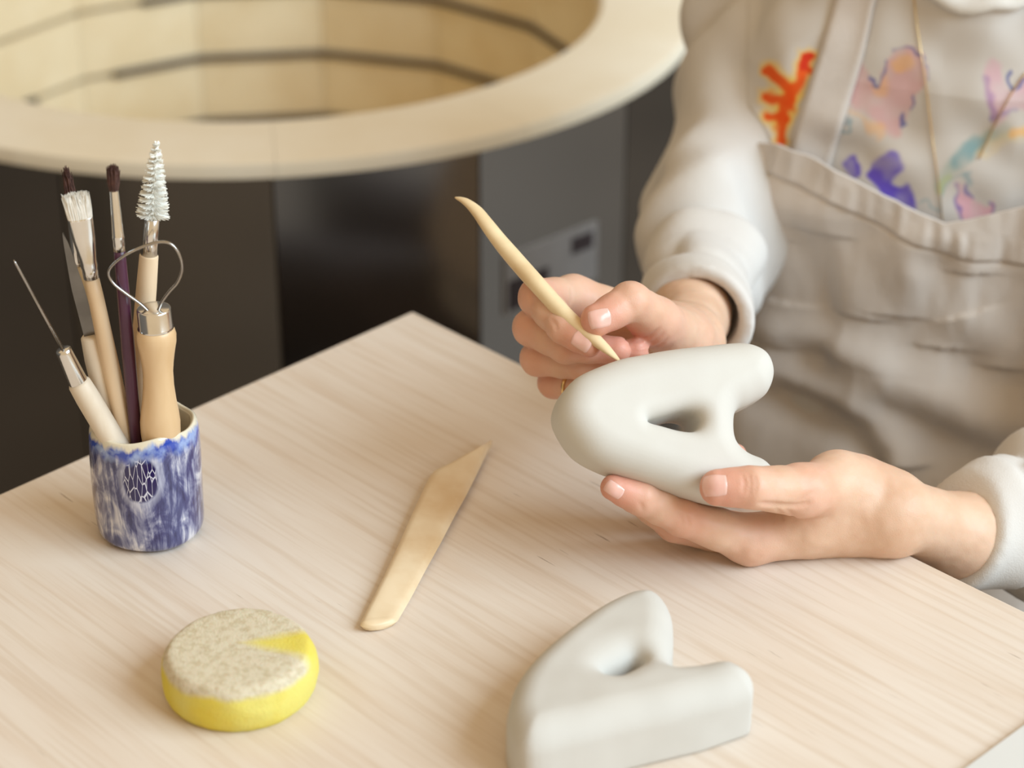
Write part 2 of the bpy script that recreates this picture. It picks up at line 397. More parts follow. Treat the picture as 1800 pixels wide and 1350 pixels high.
for z, d0, d1 in ((-.091, -200, 120), (-.161, -214, 127), (-.231, -200, 120)):   # heating elements lie in the grooves
    pts = [kpt(math.radians(d), facet_r(math.radians(d), rc) - .001, z) for d in np.linspace(d0, d1, 150)]
    obj('heating_element', *tube(pts, .0042, 8), M['element'], kiln, KO)
for i in range(NF):                                     # jacket panels
    a, b = A0 + 2 * math.pi * i / NF, A0 + 2 * math.pi * (i + 1) / NF
    a += .002; b -= .002; r0, r1 = KR - .001, KR - .007
    V = [kpt(a, r0, -.62), kpt(b, r0, -.62), kpt(b, r0, -.013), kpt(a, r0, -.013), kpt(a, r1, -.62), kpt(b, r1, -.62), kpt(b, r1, -.013), kpt(a, r1, -.013)]
    obj('jacket_panel', V, [[0, 1, 2, 3], [5, 4, 7, 6], [1, 0, 4, 5], [3, 2, 6, 7], [0, 3, 7, 4], [2, 1, 5, 6]], M['jacket'], kiln, KO, smooth=False)
for i in range(4):
    a = math.pi / 4 + i * math.pi / 2; c = np.array(kpt(a, .30, -.685)); obj('foot', *box(c, (.02, 0, 0), (0, .02, 0), (0, 0, .065)), M['leg'], kiln, KO, smooth=False)
# rating plate on the right-hand facet
am = A0 + 1.5 * 2 * math.pi / NF; pn = np.array([math.cos(am), math.sin(am), 0]); pt = np.array([-math.sin(am), math.cos(am), 0]); ap = (KR - .001) * math.cos(math.pi / NF)
pc = KC + pn * (ap + .0012) + np.array([0, 0, -.135])
pl = obj('rating_plate', *box(pc - pt * .004, pt * .052, pn * .0008, (0, 0, .026)), M['plate'], kiln, KO, smooth=False)
obj('printed_block', *box(pc + pn * .0011 - pt * .030 + np.array([0, 0, -.010]), pt * .022, pn * .0003, (0, 0, .013)), M['plate_dark'], pl, KO, smooth=False)
obj('printed_block', *box(pc + pn * .0011 + pt * .030 + np.array([0, 0, .012]), pt * .012, pn * .0003, (0, 0, .007)), M['plate_dark'], pl, KO, smooth=False)

# ------------------------------------------------------------------ table
C0 = Pz(725, 547, 0); dr = nrm(Pz(1710, 1030, 0) - C0); dl = nrm(Pz(0, 868, 0) - C0)
table = empty('table', (C0[0], C0[1], 0), 'pale maple plywood table the clay pieces and tools lie on', 'table')
q = [C0, C0 + dr * .95, C0 + dr * .95 + dl * 1.15, C0 + dl * 1.15]
V = np.array([p - (0, 0, .021) for p in q] + q)
tt = obj('table_top', V, [[3, 2, 1, 0][::-1], [4, 5, 6, 7][::-1], [0, 1, 5, 4], [1, 2, 6, 5], [2, 3, 7, 6], [3, 0, 4, 7]], M['table'], table, (C0[0], C0[1], 0), smooth=False)
tt.data.materials.append(M['table_edge'])
for i, p in enumerate(tt.data.polygons):
    if i > 1: p.material_index = 1
import bmesh
def fix_normals(o):
    bm = bmesh.new(); bm.from_mesh(o.data); bmesh.ops.recalc_face_normals(bm, faces=bm.faces); bm.to_mesh(o.data); bm.free()
fix_normals(tt); bevel(tt, .0012, 2)
for s, t_ in ((.08, .08), (.87, .08), (.87, 1.07), (.08, 1.07)):
    c = C0 + dr * s + dl * t_; obj('leg', *box((c[0], c[1], (TOP - .021) / 2), dr * .02, dl * .02, (0, 0, (TOP - .021) / 2)), M['leg'], table, (C0[0], C0[1], 0), smooth=False)
e0, e1 = Pz(1700, 1345, .003), Pz(1800, 1272, .003); ed = nrm(e1 - e0); en = np.array([ed[1], -ed[0], 0])
bc = (e0 + e1) / 2 + en * .12 - ed * .06 - (0, 0, .0013); 
wb = tag(obj('flat_board', *box((0, 0, 0), ed * .17, en * .12, (0, 0, .0015)), M['white_board'], None, (0, 0, 0), smooth=False), 'thin pale white board lying flat at the near right corner of the table', 'board')
wb.location = Vector(bc); bevel(wb, .001, 2)

# ------------------------------------------------------------------ sponge
sc_ = Pz(406, 1284, .004); sr = 279 / 2 / FPX * 1.035; sc_ = sc_ + np.array([0.0005, sr, -.004]); SHh = .0245
prof = [(0, 0), (.80, 0), (.90, .03), (.965, .16), (1.0, .42), (.995, .66), (.965, .84), (.915, .95), (.85, 1.0), (.7, 1.015), (.45, 1.02), (.2, 1.02), (0, 1.02)]
prof = catmull(prof, 5, False); V = []; F = []; n = 96
for r, z in prof:
    for j in range(n):
        a = 2 * math.pi * j / n; V.append((max(r, .0005) * sr * math.cos(a), max(r, .0005) * sr * math.sin(a), z * SHh))
V = np.array(V); V += (vnoise(V * 260, 3)[:, None] * .00035 + vnoise(V * 60, 4)[:, None] * .0006) * np.c_[V[:, :2] / sr, np.where(V[:, 2] > .002, .5, 0)]
for i in range(len(prof) - 1):
    for j in range(n): k = (j + 1) % n; F.append([i * n + j, i * n + k, (i + 1) * n + k, (i + 1) * n + j])
tag(obj('sponge', V + sc_, F, M['sponge'], None, sc_), 'round yellow sponge with clay dust on its top', 'sponge')

# ------------------------------------------------------------------ flat wooden knife on the table
L = catmull([(860, 781), (824, 798), (790, 815), (760, 832), (735, 880), (706, 945), (676, 1010), (648, 1066), (633, 1096)], 6, False)
Rr = catmull([(865, 777), (853, 803), (838, 834), (820, 870), (799, 908), (776, 952), (748, 1003), (722, 1052), (700, 1090)], 6, False)
V = []; F = []; nu = 13; rows = []
for i in range(len(L)):
    s = i / (len(L) - 1); hz = .0035 + .0020 * math.sin(math.pi * min(s * 1.1, 1)) + .002 * (1 - s)
    rows.append((Pz(*L[i], hz), Pz(*Rr[i], hz * .55), .0019 + .0004 * s))
e_l, e_r = rows[-1][0], rows[-1][1]; ax = nrm((e_l + e_r) / 2 - (rows[-8][0] + rows[-8][1]) / 2); half = (e_r - e_l) / 2; mid = (e_l + e_r) / 2
for a in np.linspace(.2, 1.569, 8): rows.append((mid - half * math.cos(a) + ax * .0055 * math.sin(a), mid + half * math.cos(a) + ax * .0055 * math.sin(a), .0022 * math.cos(a) ** .5 + .0003))
for l_, r_, th in rows:                                 # lens-shaped cross-section
    for side in (1, -1):
        for k in range(nu):
            t_ = k / (nu - 1); V.append(l_ + (r_ - l_) * t_ + np.array([0, 0, side * th * (1 - abs(2 * t_ - 1) ** 4) ** .5]))
w2 = 2 * nu
for i in range(len(rows) - 1):
    for sd in (0, 1):
        for k in range(nu - 1):
            a = i * w2 + sd * nu + k; f_ = [a, a + 1, a + w2 + 1, a + w2]; F.append(f_ if sd == 0 else f_[::-1])
V = np.array(V); V[:, 2] = np.maximum(V[:, 2], TOP + .0003)
so = V.mean(0) * [1, 1, 0] + [0, 0, TOP]
sp = tag(obj('wooden_clay_knife', V, F, M['spatula'], None, so), 'flat wooden clay knife with slanted tip lying alone on the table', 'clay tool'); fix_normals(sp)

# ------------------------------------------------------------------ clay letters
def clay_letter(name, outer, hole, O, ex, ey, n, half, rnd, m, label, h=.0009, k=.010, floor=False):
    """outer, hole: closed 2-D outlines in metres in the plane (O, ex, ey); n: face normal"""
    po, ph = catmull(outer, 5), catmull(hole, 5); A = np.array([ex, ey, n], np.float32); O32 = np.asarray(O, np.float32)
    def f(p):
        q = (p - O32) @ A.T; zz = q[:, 2]
        d2 = poly_sd(q[:, :2], po)
        a = np.maximum(d2 + rnd, 0); b = np.maximum(np.abs(zz) - half + rnd, 0)
        d = np.minimum(np.maximum(d2 + rnd, np.abs(zz) - half + rnd), 0) + np.sqrt(a * a + b * b) - rnd
        d = smax(d, -poly_sd(q[:, :2], ph), k)
        if floor: d = smax(d, TOP + .0003 - p[:, 2], .0015)
        return d + .0004 * vnoise(p * 70, 5)
    ext = np.concatenate([O + po[:, :1] * ex + po[:, 1:] * ey + s * half * n for s in (-1, 1)])
    v, fc = nets(f, ext.min(0) - .006, ext.max(0) + .006, h); return v, fc, f
CN = nrm(-Fw + .30 * Rt - .34 * Dn); CX = nrm(Rt - CN * np.dot(Rt, CN)); CY = np.cross(CN, CX)
CO = P(1160, 755, 1.128)
def onplane(px, py):
    r = ray(px, py); t_ = np.dot(CO - CAM, CN) / np.dot(r, CN); q_ = CAM + r * t_ - CO; return (np.dot(q_, CX), np.dot(q_, CY))
A_out = [(976, 745), (979, 708), (1003, 674), (1050, 650), (1110, 633), (1180, 621), (1250, 613), (1302, 611), (1338, 628), (1351, 662), (1340, 698), (1308, 717), (1286, 728), (1281, 752), (1285, 782), (1304, 801), (1334, 814), (1353, 838), (1345, 868), (1312, 886), (1262, 884), (1200, 870), (1130, 850), (1062, 828), (1010, 797)]
A_hole = [(1124, 752), (1152, 742), (1186, 733), (1210, 738), (1216, 755), (1206, 770), (1180, 769), (1150, 761)]
hv, hf, clay_f = clay_letter('clay', [onplane(*p) for p in A_out], [onplane(*p) for p in A_hole], CO, CX, CY, CN, .0185, .0150, None, None)
tag(obj('clay_letter', hv, hf, M['clay'], None, CO), 'smooth white clay letter A held up in the hands', 'clay letter')

TZ = .034; UPZ = np.array([0, 0, 1.])
B_top = [(896, 1232), (912, 1196), (955, 1148), (1010, 1103), (1070, 1065), (1118, 1048), (1158, 1052), (1180, 1078), (1184, 1118)]
B_far = [Pz(x, y, TZ * .72)[:2] for x, y in B_top]
B_mid = [Pz(x, y, TZ * .95)[:2] for x, y in [(1182, 1150), (1215, 1154), (1262, 1147), (1294, 1150)]]
B_near = [Pz(x, y, TZ * .45)[:2] for x, y in [(1321, 1222), (1321, 1240)]] + [Pz(x, y, .002)[:2] for x, y in [(1312, 1290), (1250, 1312), (1170, 1333), (1080, 1354), (1000, 1374)]] + [Pz(x, y, TZ * .4)[:2] for x, y in [(925, 1350), (892, 1310)]] 
BO2 = np.mean(B_far + B_mid + B_near, 0); BO = np.array([BO2[0], BO2[1], TOP + TZ / 2])
B_hole = [Pz(x, y, TZ * .8)[:2] - BO2 for x, y in [(1066, 1184), (1088, 1166), (1112, 1152), (1128, 1156), (1126, 1168), (1106, 1180), (1084, 1190)]]
bv, bf, _ = clay_letter('clay', [p - BO2 for p in B_far + B_mid + B_near], B_hole, BO - UPZ * .007, np.array([1., 0, 0]), np.array([0, 1., 0]), UPZ, TZ / 2 + .007, .0140, None, None, .0011, .016, True)
tag(obj('clay_letter', bv, bf, M['clay2'], None, (BO[0], BO[1], TOP)), 'matte white clay letter A lying flat on the table in the foreground', 'clay letter')

# ------------------------------------------------------------------ glazed pot
PC = np.array([-0.1925, 1.0105, TOP]); PR, PH = .0290, .0665
front = math.atan2(-PC[1], -PC[0])
outer = [(.80, 0.0), (.93, .03), (.985, .10), (1.0, .30), (1.01, .55), (1.0, .80), (.985, .93), (.955, .985), (.915, 1.0), (.87, .985), (.845, .93), (.835, .6), (.83, .2), (.78, .10), (.3, .08), (0.01, .08)]
prof = catmull(outer, 6, False); n = 160; V = []; F = []
ph = np.linspace(-math.pi, math.pi, n + 1)
for r, z in prof:
    for a in ph:
        wr = 1 + .014 * math.sin(2 * a + .6) + .010 * math.sin(3 * a + z * 4) + .008 * math.sin(5 * a - 6 * z)
        wz = z * PH + (.0012 * math.sin(a * 2 + 1.0) + .0008 * math.sin(a * 5)) * z
        V.append((PC[0] + r * wr * PR * math.cos(front + a), PC[1] + r * wr * PR * math.sin(front + a), PC[2] + .0003 + wz))
for i in range(len(prof) - 1):
    for j in range(n): F.append([i * (n + 1) + j, i * (n + 1) + j + 1, (i + 1) * (n + 1) + j + 1, (i + 1) * (n + 1) + j])
pot = tag(obj('pot', V, F, M['glaze'], None, PC), 'small blue and white glazed ceramic pot holding brushes and tools', 'pot')
pot.data.materials.append(M['cream_glaze']); uvl = pot.data.uv_layers.new(name='uv')
uvs = np.array([(PR * a, r_[1] * PH) for r_ in prof for a in ph]); li = np.empty(len(pot.data.loops), np.int32); pot.data.loops.foreach_get('vertex_index', li)
uvl.data.foreach_set('uv', uvs[li].ravel())
ri = int(np.argmax(prof[:, 1]))
pot.data.polygons.foreach_set('material_index', [1 if (i // n) >= ri else 0 for i in range(len(F))])

# ------------------------------------------------------------------ tools in the pot
def tool(name, base, label, cat): return empty(name, base, label, cat, 'tools in the pot')
def lathe_tool(root, name, a, b, ts, rs, m, base, n=20, **kw): return obj(name, *tube(along(a, b, ts), np.array(rs) / 1000, n, **kw), m, root, base)
def inpot(a, b, zb=.0075):
    """extend the line a->b down to the pot's floor"""
    t_ = (TOP + zb - a[2]) / (b[2] - a[2]); return a + (b - a) * t_
# needle tool
y = .992; a, b = Py(24, 457, y - .004), Py(112, 617, y); c = Py(139, 674, y + .001); d = Py(214, 800, y + .002); e = d + nrm(d - c) * .020
t0 = tool('needle_tool', e, 'thin steel needle tool with chrome collar and pale handle, leftmost in the pot', 'needle tool')
lathe_tool(t0, 'needle', a, b, [0, .03, 1], [.25, .7, 1.05], M['steelwire'], e, 10)
lathe_tool(t0, 'ferrule', b - nrm(c - b) * .0012, c, [0, .03, .1, .95, 1], [3.4, 4.0, 4.1, 5.0, 4.9], M['silver'], e)
lathe_tool(t0, 'handle', c - nrm(c - b) * .001, e, [0, .02, .15, .6, .97, 1], [5.2, 5.9, 6.3, 6.4, 6.2, 5.2], M['handle_white'], e)
# fettling knife
y = 1.006; a, b = Py(111, 409, y - .002), Py(160, 592, y); d = Py(207, 762, y + .002); e = inpot(b, d)
t0 = tool('fettling_knife', e, 'narrow steel knife blade in pale round handle, between needle tool and brushes', 'knife')
wd = nrm(np.cross(b - a, -Fw)); wn = nrm(np.cross(b - a, wd)); V = []; F = []
for s in np.linspace(0, 1, 12):
    p = a + (b - a) * s; hw = .0004 + .0026 * min(1, s * 1.9) ** .8 + .0003 * s
    for u_, v_ in ((-1, 0), (.5, .00045), (1, .0006), (1, -.0006), (.5, -.00045)): V.append(p + wd * hw * u_ + wn * v_)
for i in range(11):
    for j in range(5): F.append([i * 5 + j, i * 5 + (j + 1) % 5, i * 5 + 5 + (j + 1) % 5, i * 5 + 5 + j])
F += [[0, 1, 2, 3, 4], [59, 58, 57, 56, 55]]
obj('blade', V, F, M['blade'], t0, e, smooth=False)
lathe_tool(t0, 'handle', b - nrm(d - b) * .001, e, [0, .01, .12, .35, .97, 1], [4.2, 5.3, 6.4, 7.0, 6.6, 5], M['handle_white'], e)
# brushes
def bristles(root, base, a, b, r0, r1, rt, m, flat=1.0, n=260, xdir=None, spread=.0006, bulge=0.0):
    """hair tuft from ferrule mouth a to tip b"""
    t_ = nrm(b - a); x = frame_for(t_)[0] if xdir is None else nrm(xdir - t_ * np.dot(xdir, t_)); yv = np.cross(t_, x); L_ = np.linalg.norm(b - a); V = []; F = []
    for i in range(n):
        r, ang = math.sqrt(random.random()), random.random() * 6.283; cx, cy = r * math.cos(ang), r * math.sin(ang) * flat
        pts = []; ln = L_ * (1 - .12 * random.random() - .20 * r * r * (1 if rt < .5 else .25)); jx, jy = random.gauss(0, spread), random.gauss(0, spread * .6)
        for s in (0, .4, .75, 1):
            rr = r0 + (r1 - r0) * math.sin(min(1, s * 1.6) * math.pi / 2) if s < .6 else r1 + (r1 * rt - r1) * (s - .6) / .4
            pts.append(a + t_ * ln * s + x * (cx * rr + jx * s * s) + yv * (cy * rr + jy * s * s))
        v, f = tube(pts, [.0003, .0003, .00026, .00012], 4, False); k = len(V); V += v.tolist(); F += [[q + k for q in g] for g in f]
    o = obj('bristles', V, F, m, root, base); o['kind'] = 'stuff'; return o
def brush(y, tip, mouth, fend, down, label, hair, hm, ferr, grip, flat=None, xdir=None, name='paint_brush', zb=.0075):
    T, Mo, Fe, Dw = Py(*tip, y), Py(*mouth, y), Py(*fend, y), Py(*down, y); e = inpot(Fe, Dw, zb)
    r = tool(name, e, label, 'brush'); bristles(r, e, Mo - nrm(T - Mo) * .001, T, *hair[:3], hm, flat=hair[3], n=hair[4], xdir=xdir, spread=hair[5])
    ts, rs, fl = ferr; obj('ferrule', *tube(along(Mo, Fe, ts), np.array(rs) / 1000, 24, True, fl, xdir), M['silver'], r, e)
    ts, rs, m = grip; lathe_tool(r, 'handle', Fe - nrm(Dw - Fe) * .001, e, ts, rs, m, e)
    return r
X = np.array([1.0, 0, 0])
brush(1.022, (115, 293), (127, 358), (139, 464), (190, 700), 'ochre-handled brush with long dark brown bristles behind the white flat brush', (.0028, .0036, .25, .8, 260, .0012), M['brownhair'],
      ([0, .05, .75, .80, .9, 1], [3.0, 3.2, 3.4, 3.7, 3.4, 3.5], None), ([0, .1, .5, 1], [3.0, 3.3, 3.6, 2.6], M['handle_ochre']))
brush(1.002, (131, 337), (141, 384), (161, 488), (214, 735), 'flat brush with short white bristles and pale handle in the pot', (.0058, .0064, .95, .35, 420, .0009), M['whitehair'],
      ([0, .02, .35, .7, .78, .85, 1], [6.1, 6.2, 5.6, 4.2, 4.4, 4.0, 4.0], [.36, .36, .5, .9, 1, 1, 1]), ([0, .08, .4, .8, 1], [3.6, 4.0, 4.6, 4.2, 3.4], M['handle']), xdir=nrm(X + .25 * Fw))
brush(.999, (198, 290), (200, 332), (210, 440), (233, 700), 'plum-handled round brush with short brown bristles in the middle of the pot', (.0020, .0030, .75, 1, 260, .0009), M['brownhair'],
      ([0, .03, .75, .78, .82, .9, 1], [2.0, 2.2, 2.9, 3.2, 2.9, 3.0, 3.0], None), ([0, .05, .35, .8, 1], [2.8, 3.0, 3.5, 3.0, 2.3], M['purple']))
# bottle brush: twisted stem with rings of stiff nylon bristles
y = 1.016; T, Mo, Fe, Dw = Py(275, 249, y), Py(268, 383, y), Py(262, 447, y), Py(247, 640, y); e = inpot(Fe, Dw)
r = tool('bottle_brush', e, 'tapered white bottle brush with twisted stem standing tallest in the pot', 'brush')
ax = nrm(T - Mo); x, yv = frame_for(ax); L_ = np.linalg.norm(T - Mo); V = []; F = []
nb = 14
for i in range(nb):
    s = .035 + .93 * i / (nb - 1); R0 = .0076 * (1 - s) ** .75 + .0012; ph0 = random.random()
    for j in range(76):
        an = 6.283 * (j / 76 + ph0) + random.gauss(0, .05); dvec = x * math.cos(an) + yv * math.sin(an); c = Mo + ax * (s * L_ + .0012 * (j / 76 - .5) + random.gauss(0, .0002)); rr = R0 * random.uniform(.9, 1.04)
        v, f = tube([c, c + dvec * rr * .6 + ax * rr * .03, c + dvec * rr + ax * (rr * .06 + random.gauss(0, .0003))], [.00022, .00022, .0002], 4, False); k = len(V); V += v.tolist(); F += [[q + k for q in g] for g in f]
bo = obj('bristles', V, F, M['nylon'], r, e); bo['kind'] = 'stuff'
for ph_ in (0, math.pi): obj('twisted_wire', *tube([Mo + ax * s * L_ + .0007 * (x * math.cos(s * 62 + ph_) + yv * math.sin(s * 62 + ph_)) for s in np.linspace(-.03, 1.0, 130)], .0006, 6), M['nylon'], r, e)
lathe_tool(r, 'ferrule', Mo, Fe, [0, .02, .5, 1], [3.0, 3.6, 4.0, 4.4], M['silver'], e)
lathe_tool(r, 'handle', Fe - nrm(Dw - Fe) * .0006, e, [0, .01, .12, .4, 1], [4.2, 4.8, 5.2, 5.6, 4.8], M['handle'], e)
# loop tool
y = .997; F0, F1 = Py(270, 541, y), Py(274, 577, y); Dw = Py(283, 770, y); e = inpot(F1, Dw, .012)
r = tool('loop_tool', e, 'ribbon loop tool with bent steel wire and turned beech handle', 'loop tool')
lp = catmull([(262, 548), (247, 534), (222, 516), (200, 498), (191, 480), (200, 464), (224, 446), (255, 432), (284, 425), (304, 431), (317, 452), (320, 474), (312, 496), (298, 512), (285, 530), (277, 548)], 6, False)
obj('wire_loop', *tube([Py(px, py, y - .002) for px, py in lp], .00115, 10, True, .65), M['steelwire'], r, e)
lathe_tool(r, 'ferrule', F0, F1, [0, .03, .08, .9, .97, 1], [7.6, 8.3, 8.6, 8.6, 9.2, 8.9], M['silver'], e, 32)
hd = np.linalg.norm(e - F1)
lathe_tool(r, 'handle', F1 - nrm(Dw - F1) * .0008, e, [0, .012, .035, .07, .12, .17, .22, .29, .36, .42, .47, .53, .6, .8, 1], [8.4, 9.4, 10.1, 10.0, 9.0, 8.2, 7.7, 7.9, 8.7, 9.7, 10.3, 10.2, 9.4, 8, 7], M['handle_loop'], e, 36)

# ------------------------------------------------------------------ held modelling tool
def bow(px): return 1.134 + (1093 - px) * .000158
tp = catmull([(800, 347), (818, 354), (838, 371), (857, 396), (880, 426), (915, 467), (950, 506), (1000, 560), (1040, 592), (1065, 613), (1093, 638)], 5, False)
tx = [800, 806, 818, 838, 860, 885, 930, 980, 1020, 1045, 1065, 1080, 1093]; tr = [.6, 1.5, 2.5, 3.6, 4.2, 4.5, 4.7, 4.6, 4.3, 3.8, 3.0, 1.9, .35]
mt = [P(x, y, bow(x)) for x, y in tp]
tag(obj('modelling_tool', *tube(mt, np.interp(tp[:, 0], tx, tr) / 1000, 20, True, np.interp(tp[:, 0], [800, 850, 900, 1040, 1093], [.6, .8, 1, .9, .45])), M['boxwood'], None, mt[len(mt) // 2]),
    'slim curved boxwood modelling tool held in the fingers, its point on the clay', 'clay tool')

# ------------------------------------------------------------------ person
FH = nrm([-.31, -.95, 0]); RH = np.array([-.95, .31, 0]); RH = nrm(RH - FH * np.dot(RH, FH)); UP = np.array([0, 0, 1.0])
PO = np.array([.3106, 1.390, TOP])
def loc(a, b, c): return PO + RH * a + FH * b + UP * c
def to_loc(p): q_ = np.asarray(p, float) - PO; return np.stack([q_ @ RH, q_ @ FH, q_ @ UP], -1)
cs = [-.34, -.24, -.14, -.04, .06, .14, .20, .25]
wa = [.185, .178, .168, .160, .163, .160, .135, .085]; wb_ = [.155, .145, .132, .118, .116, .108, .090, .065]; bcn = [.03, .025, .012, 0, .004, .006, .006, .004]
def torso_f(p, off=0.0):
    q_ = p - PO.astype(np.float32); a = q_ @ RH.astype(np.float32); b = q_ @ FH.astype(np.float32); c = q_[:, 2]
    A_ = np.interp(c, cs, wa) + off; B_ = np.interp(c, cs, wb_) + off; b = b - np.interp(c, cs, bcn)
    rad = np.sqrt((np.abs(a) / A_) ** 2.3 + (np.abs(b) / B_) ** 2.3) ** (2 / 2.3); rad = np.sqrt(rad)
    return ((rad - 1) * np.minimum(A_, B_)).astype(np.float32)
SR, SL = loc(.150, -.035, .165), loc(-.150, -.035, .165)
ER, KRc, WR = P(1233, 425, 1.44), P(1228, 560, 1.278), P(1205, 604, 1.235)
WL = Pz(1590, 905, .0185); KLc = Pz(1684, 942, -.006); EL = KLc + nrm(KLc - WL + np.array([.01, .02, .012])) * .20
dK = nrm(WR - KRc) ; dKl = nrm(WL - KLc); nKl = nrm(dKl * .97 - Fw * .10); nKr = nrm(nrm(WR - ER) * .95 - Rt * .22)
print('arm lengths', np.linalg.norm(SR - ER), np.linalg.norm(ER - WR), np.linalg.norm(SL - EL), np.linalg.norm(EL - WL))
def fold(p, sx, seed): return vnoise(p * sx, seed)
def sleeve(p, S, E_, K, W, r, nK, seed):
    dirn = nrm(W - K)
    dE = nrm(E_ - K)
    d = smin(cone(p, S, E_, r[0], r[1]), cone(p, E_, K - dE * .03, r[1] * 1.02, r[2]), .03)
    ax_ = nrm(K - E_).astype(np.float32); t_ = (p - E_.astype(np.float32)) @ ax_
    n1 = vnoise(np.stack([p @ frame_for(ax_)[0].astype(np.float32) * 16, p @ frame_for(ax_)[1].astype(np.float32) * 16, t_ * 34], -1), seed)
    n2 = vnoise(p * 30 + 7, seed + 1); fd = np.clip((np.float32(np.linalg.norm(K - E_)) - t_) / .03, .15, 1); d = d + fd * (.0105 * (.45 - np.abs(n1) * 2.0) + .0048 * n2)
    cut = (p - K.astype(np.float32)) @ nK.astype(np.float32)
    cav = np.maximum(cone(p, K + dE * .035, K - dE * .06, r[2] - .0100, r[2] - .0040), -(cut + .03))
    return smax(smax(d, cut, .004), -cav, .003)
NB, NRAD = .037, .060                                # neck opening
def shirt_f(p):
    n = vnoise(np.stack([p[:, 0] * 18, p[:, 1] * 18, p[:, 2] * 8], -1).astype(np.float32), 21)
    t_ = torso_f(p) + .005 * n + .002 * vnoise(p * 45, 22)
    d = smin(t_, sleeve(p, SR, ER, KRc, WR, (.048, .0345, .0310), nKr, 31), .022)
    d = smin(d, sleeve(p, SL, EL, KLc, WL, (.055, .047, .0275), nKl, 41), .022)
    c = p[:, 2] - np.float32(TOP); d = smax(smax(d, -(c + .30), .01), c - .235, .03)
    q_ = p - PO.astype(np.float32); neck = np.maximum(np.hypot(q_ @ RH.astype(np.float32), q_ @ FH.astype(np.float32) - NB) - (NRAD - .006), .10 - c)
    return smax(d, -neck, .003)

# ---- hands
def J(px, py, d, r): return (P(px, py, d), r / 1000)
def touch(px, py, r, k=.86):                       # fingertip resting on the clay
    g = lambda q: clay_f(q) - np.float32(r / 1000 * k); o = CAM[None] + ray(px, py)[None] * .95; d_ = nrm(ray(px, py))[None]
    return (trace(g, o, d_)[0], r / 1000)
def pd(px, py): return float(np.dot(CO - CAM, CN) / np.dot(ray(px, py), CN))
HR = dict(
    index=[J(1008, 524, 1.205, 11.5), J(944, 522, 1.172, 9.6), J(992, 576, 1.153, 8.4), J(1036, 605, 1.146, 6.9)],
    middle=[J(992, 550, 1.213, 11.5), J(934, 576, 1.182, 9.6), J(996, 610, 1.166, 8.5), J(1085, 615, 1.160, 7.2)],
    ring=[J(998, 590, 1.222, 11), J(946, 630, 1.192, 9.2), J(1030, 642, 1.176, 8.2), J(1120, 615, 1.170, 6.8)],
    little=[J(1018, 628, 1.230, 10), J(974, 672, 1.203, 8.3), J(1030, 684, 1.187, 7.4), J(1082, 668, 1.182, 6.2)])
HRt = [J(1203, 598, 1.212, 15), J(1152, 566, 1.176, 12.2), J(1108, 531, 1.152, 10.0), J(1049, 563, 1.143, 8.6)]
HL = dict(
    index=[J(1318, 949, 1.152, 12.2), J(1196, 908, 1.132, 9.6), J(1124, 874, 1.119, 8.4), J(1079, 857, 1.114, 6.8)],
    middle=[J(1332, 952, 1.178, 12), J(1186, 919, 1.156, 9.6), J(1118, 872, 1.147, 8.4), J(1100, 815, 1.152, 7)],
    ring=[J(1352, 945, 1.200, 11), J(1222, 920, 1.186, 9.2), J(1165, 866, 1.176, 8), J(1160, 800, 1.172, 6.8)],
    little=[J(1385, 930, 1.218, 10), J(1310, 900, 1.215, 8.3), J(1290, 846, 1.205, 7.2), J(1292, 800, 1.196, 6.4)])
tipL, ipL = touch(1262, 857, 9.2), touch(1320, 857, 10.0, 1.0)
HLt = [J(1500, 856, 1.165, 16), J(1408, 862, 1.125, 12.6), ipL, tipL]
for nm, H_ in (('R', HR), ('L', HL)):
    for k_, j_ in H_.items(): print(nm, k_, [int(1000 * np.linalg.norm(j_[i + 1][0] - j_[i][0])) for i in range(3)])
for nm, T_ in (('R', HRt), ('L', HLt)): print(nm, 'thumb', [int(1000 * np.linalg.norm(T_[i + 1][0] - T_[i][0])) for i in range(3)])
def make_hand(H_, T_, W, arm, extra, wr):
    """arm: list of (point, radius) from wrist up the forearm; extra: palm fillers"""
    fing = list(H_.values())
    def f(p):
        d = None
        for a, b in zip(arm[:-1], arm[1:]):
            c = cone(p, a[0], b[0], a[1], b[1]); d = c if d is None else smin(d, c, .008)
        for j_ in fing: d = smin(d, cone(p, W, j_[0][0], wr, j_[0][1] * 1.04), .010)
        for e_ in extra: d = smin(d, cone(p, e_[0][0], e_[1][0], e_[0][1], e_[1][1]), .009)
        prox = None
        for j_ in fing:
            c = cone(p, j_[0][0], j_[1][0], j_[0][1], j_[1][1] * .95); prox = c if prox is None else smin(prox, c, .0028)
        th = smin(cone(p, T_[0][0], T_[1][0], T_[0][1], T_[1][1]), cone(p, T_[1][0], T_[2][0], T_[1][1], T_[2][1] * .95), .005)
        d = smin(smin(d, prox, .006), cone(p, T_[0][0], T_[1][0], T_[0][1], T_[1][1]), .011)
        def digit(j_):
            g = None
            for i in range(len(j_) - 1):
                a, b = j_[i], j_[i + 1]; m_ = ((a[0] + b[0]) / 2, (a[1] + b[1]) / 2 * .955)
                for u_, v_ in ((a, m_), (m_, b)):
                    c = cone(p, u_[0], v_[0], u_[1], v_[1]); g = c if g is None else smin(g, c, .0035)
            return g
        for j_ in fing: d = smin(d, digit(j_), .0012)
        d = smin(d, smin(th, digit(T_), .003), .0014)
        return d + .00022 * vnoise(p * 230, 9) + .00022 * vnoise(p * 70, 10)
    pts = np.array([q_[0] for j_ in fing for q_ in j_] + [q_[0] for q_ in T_] + [q_[0] for q_ in arm]); return f, pts
fr = ER + (WR - ER) * .25
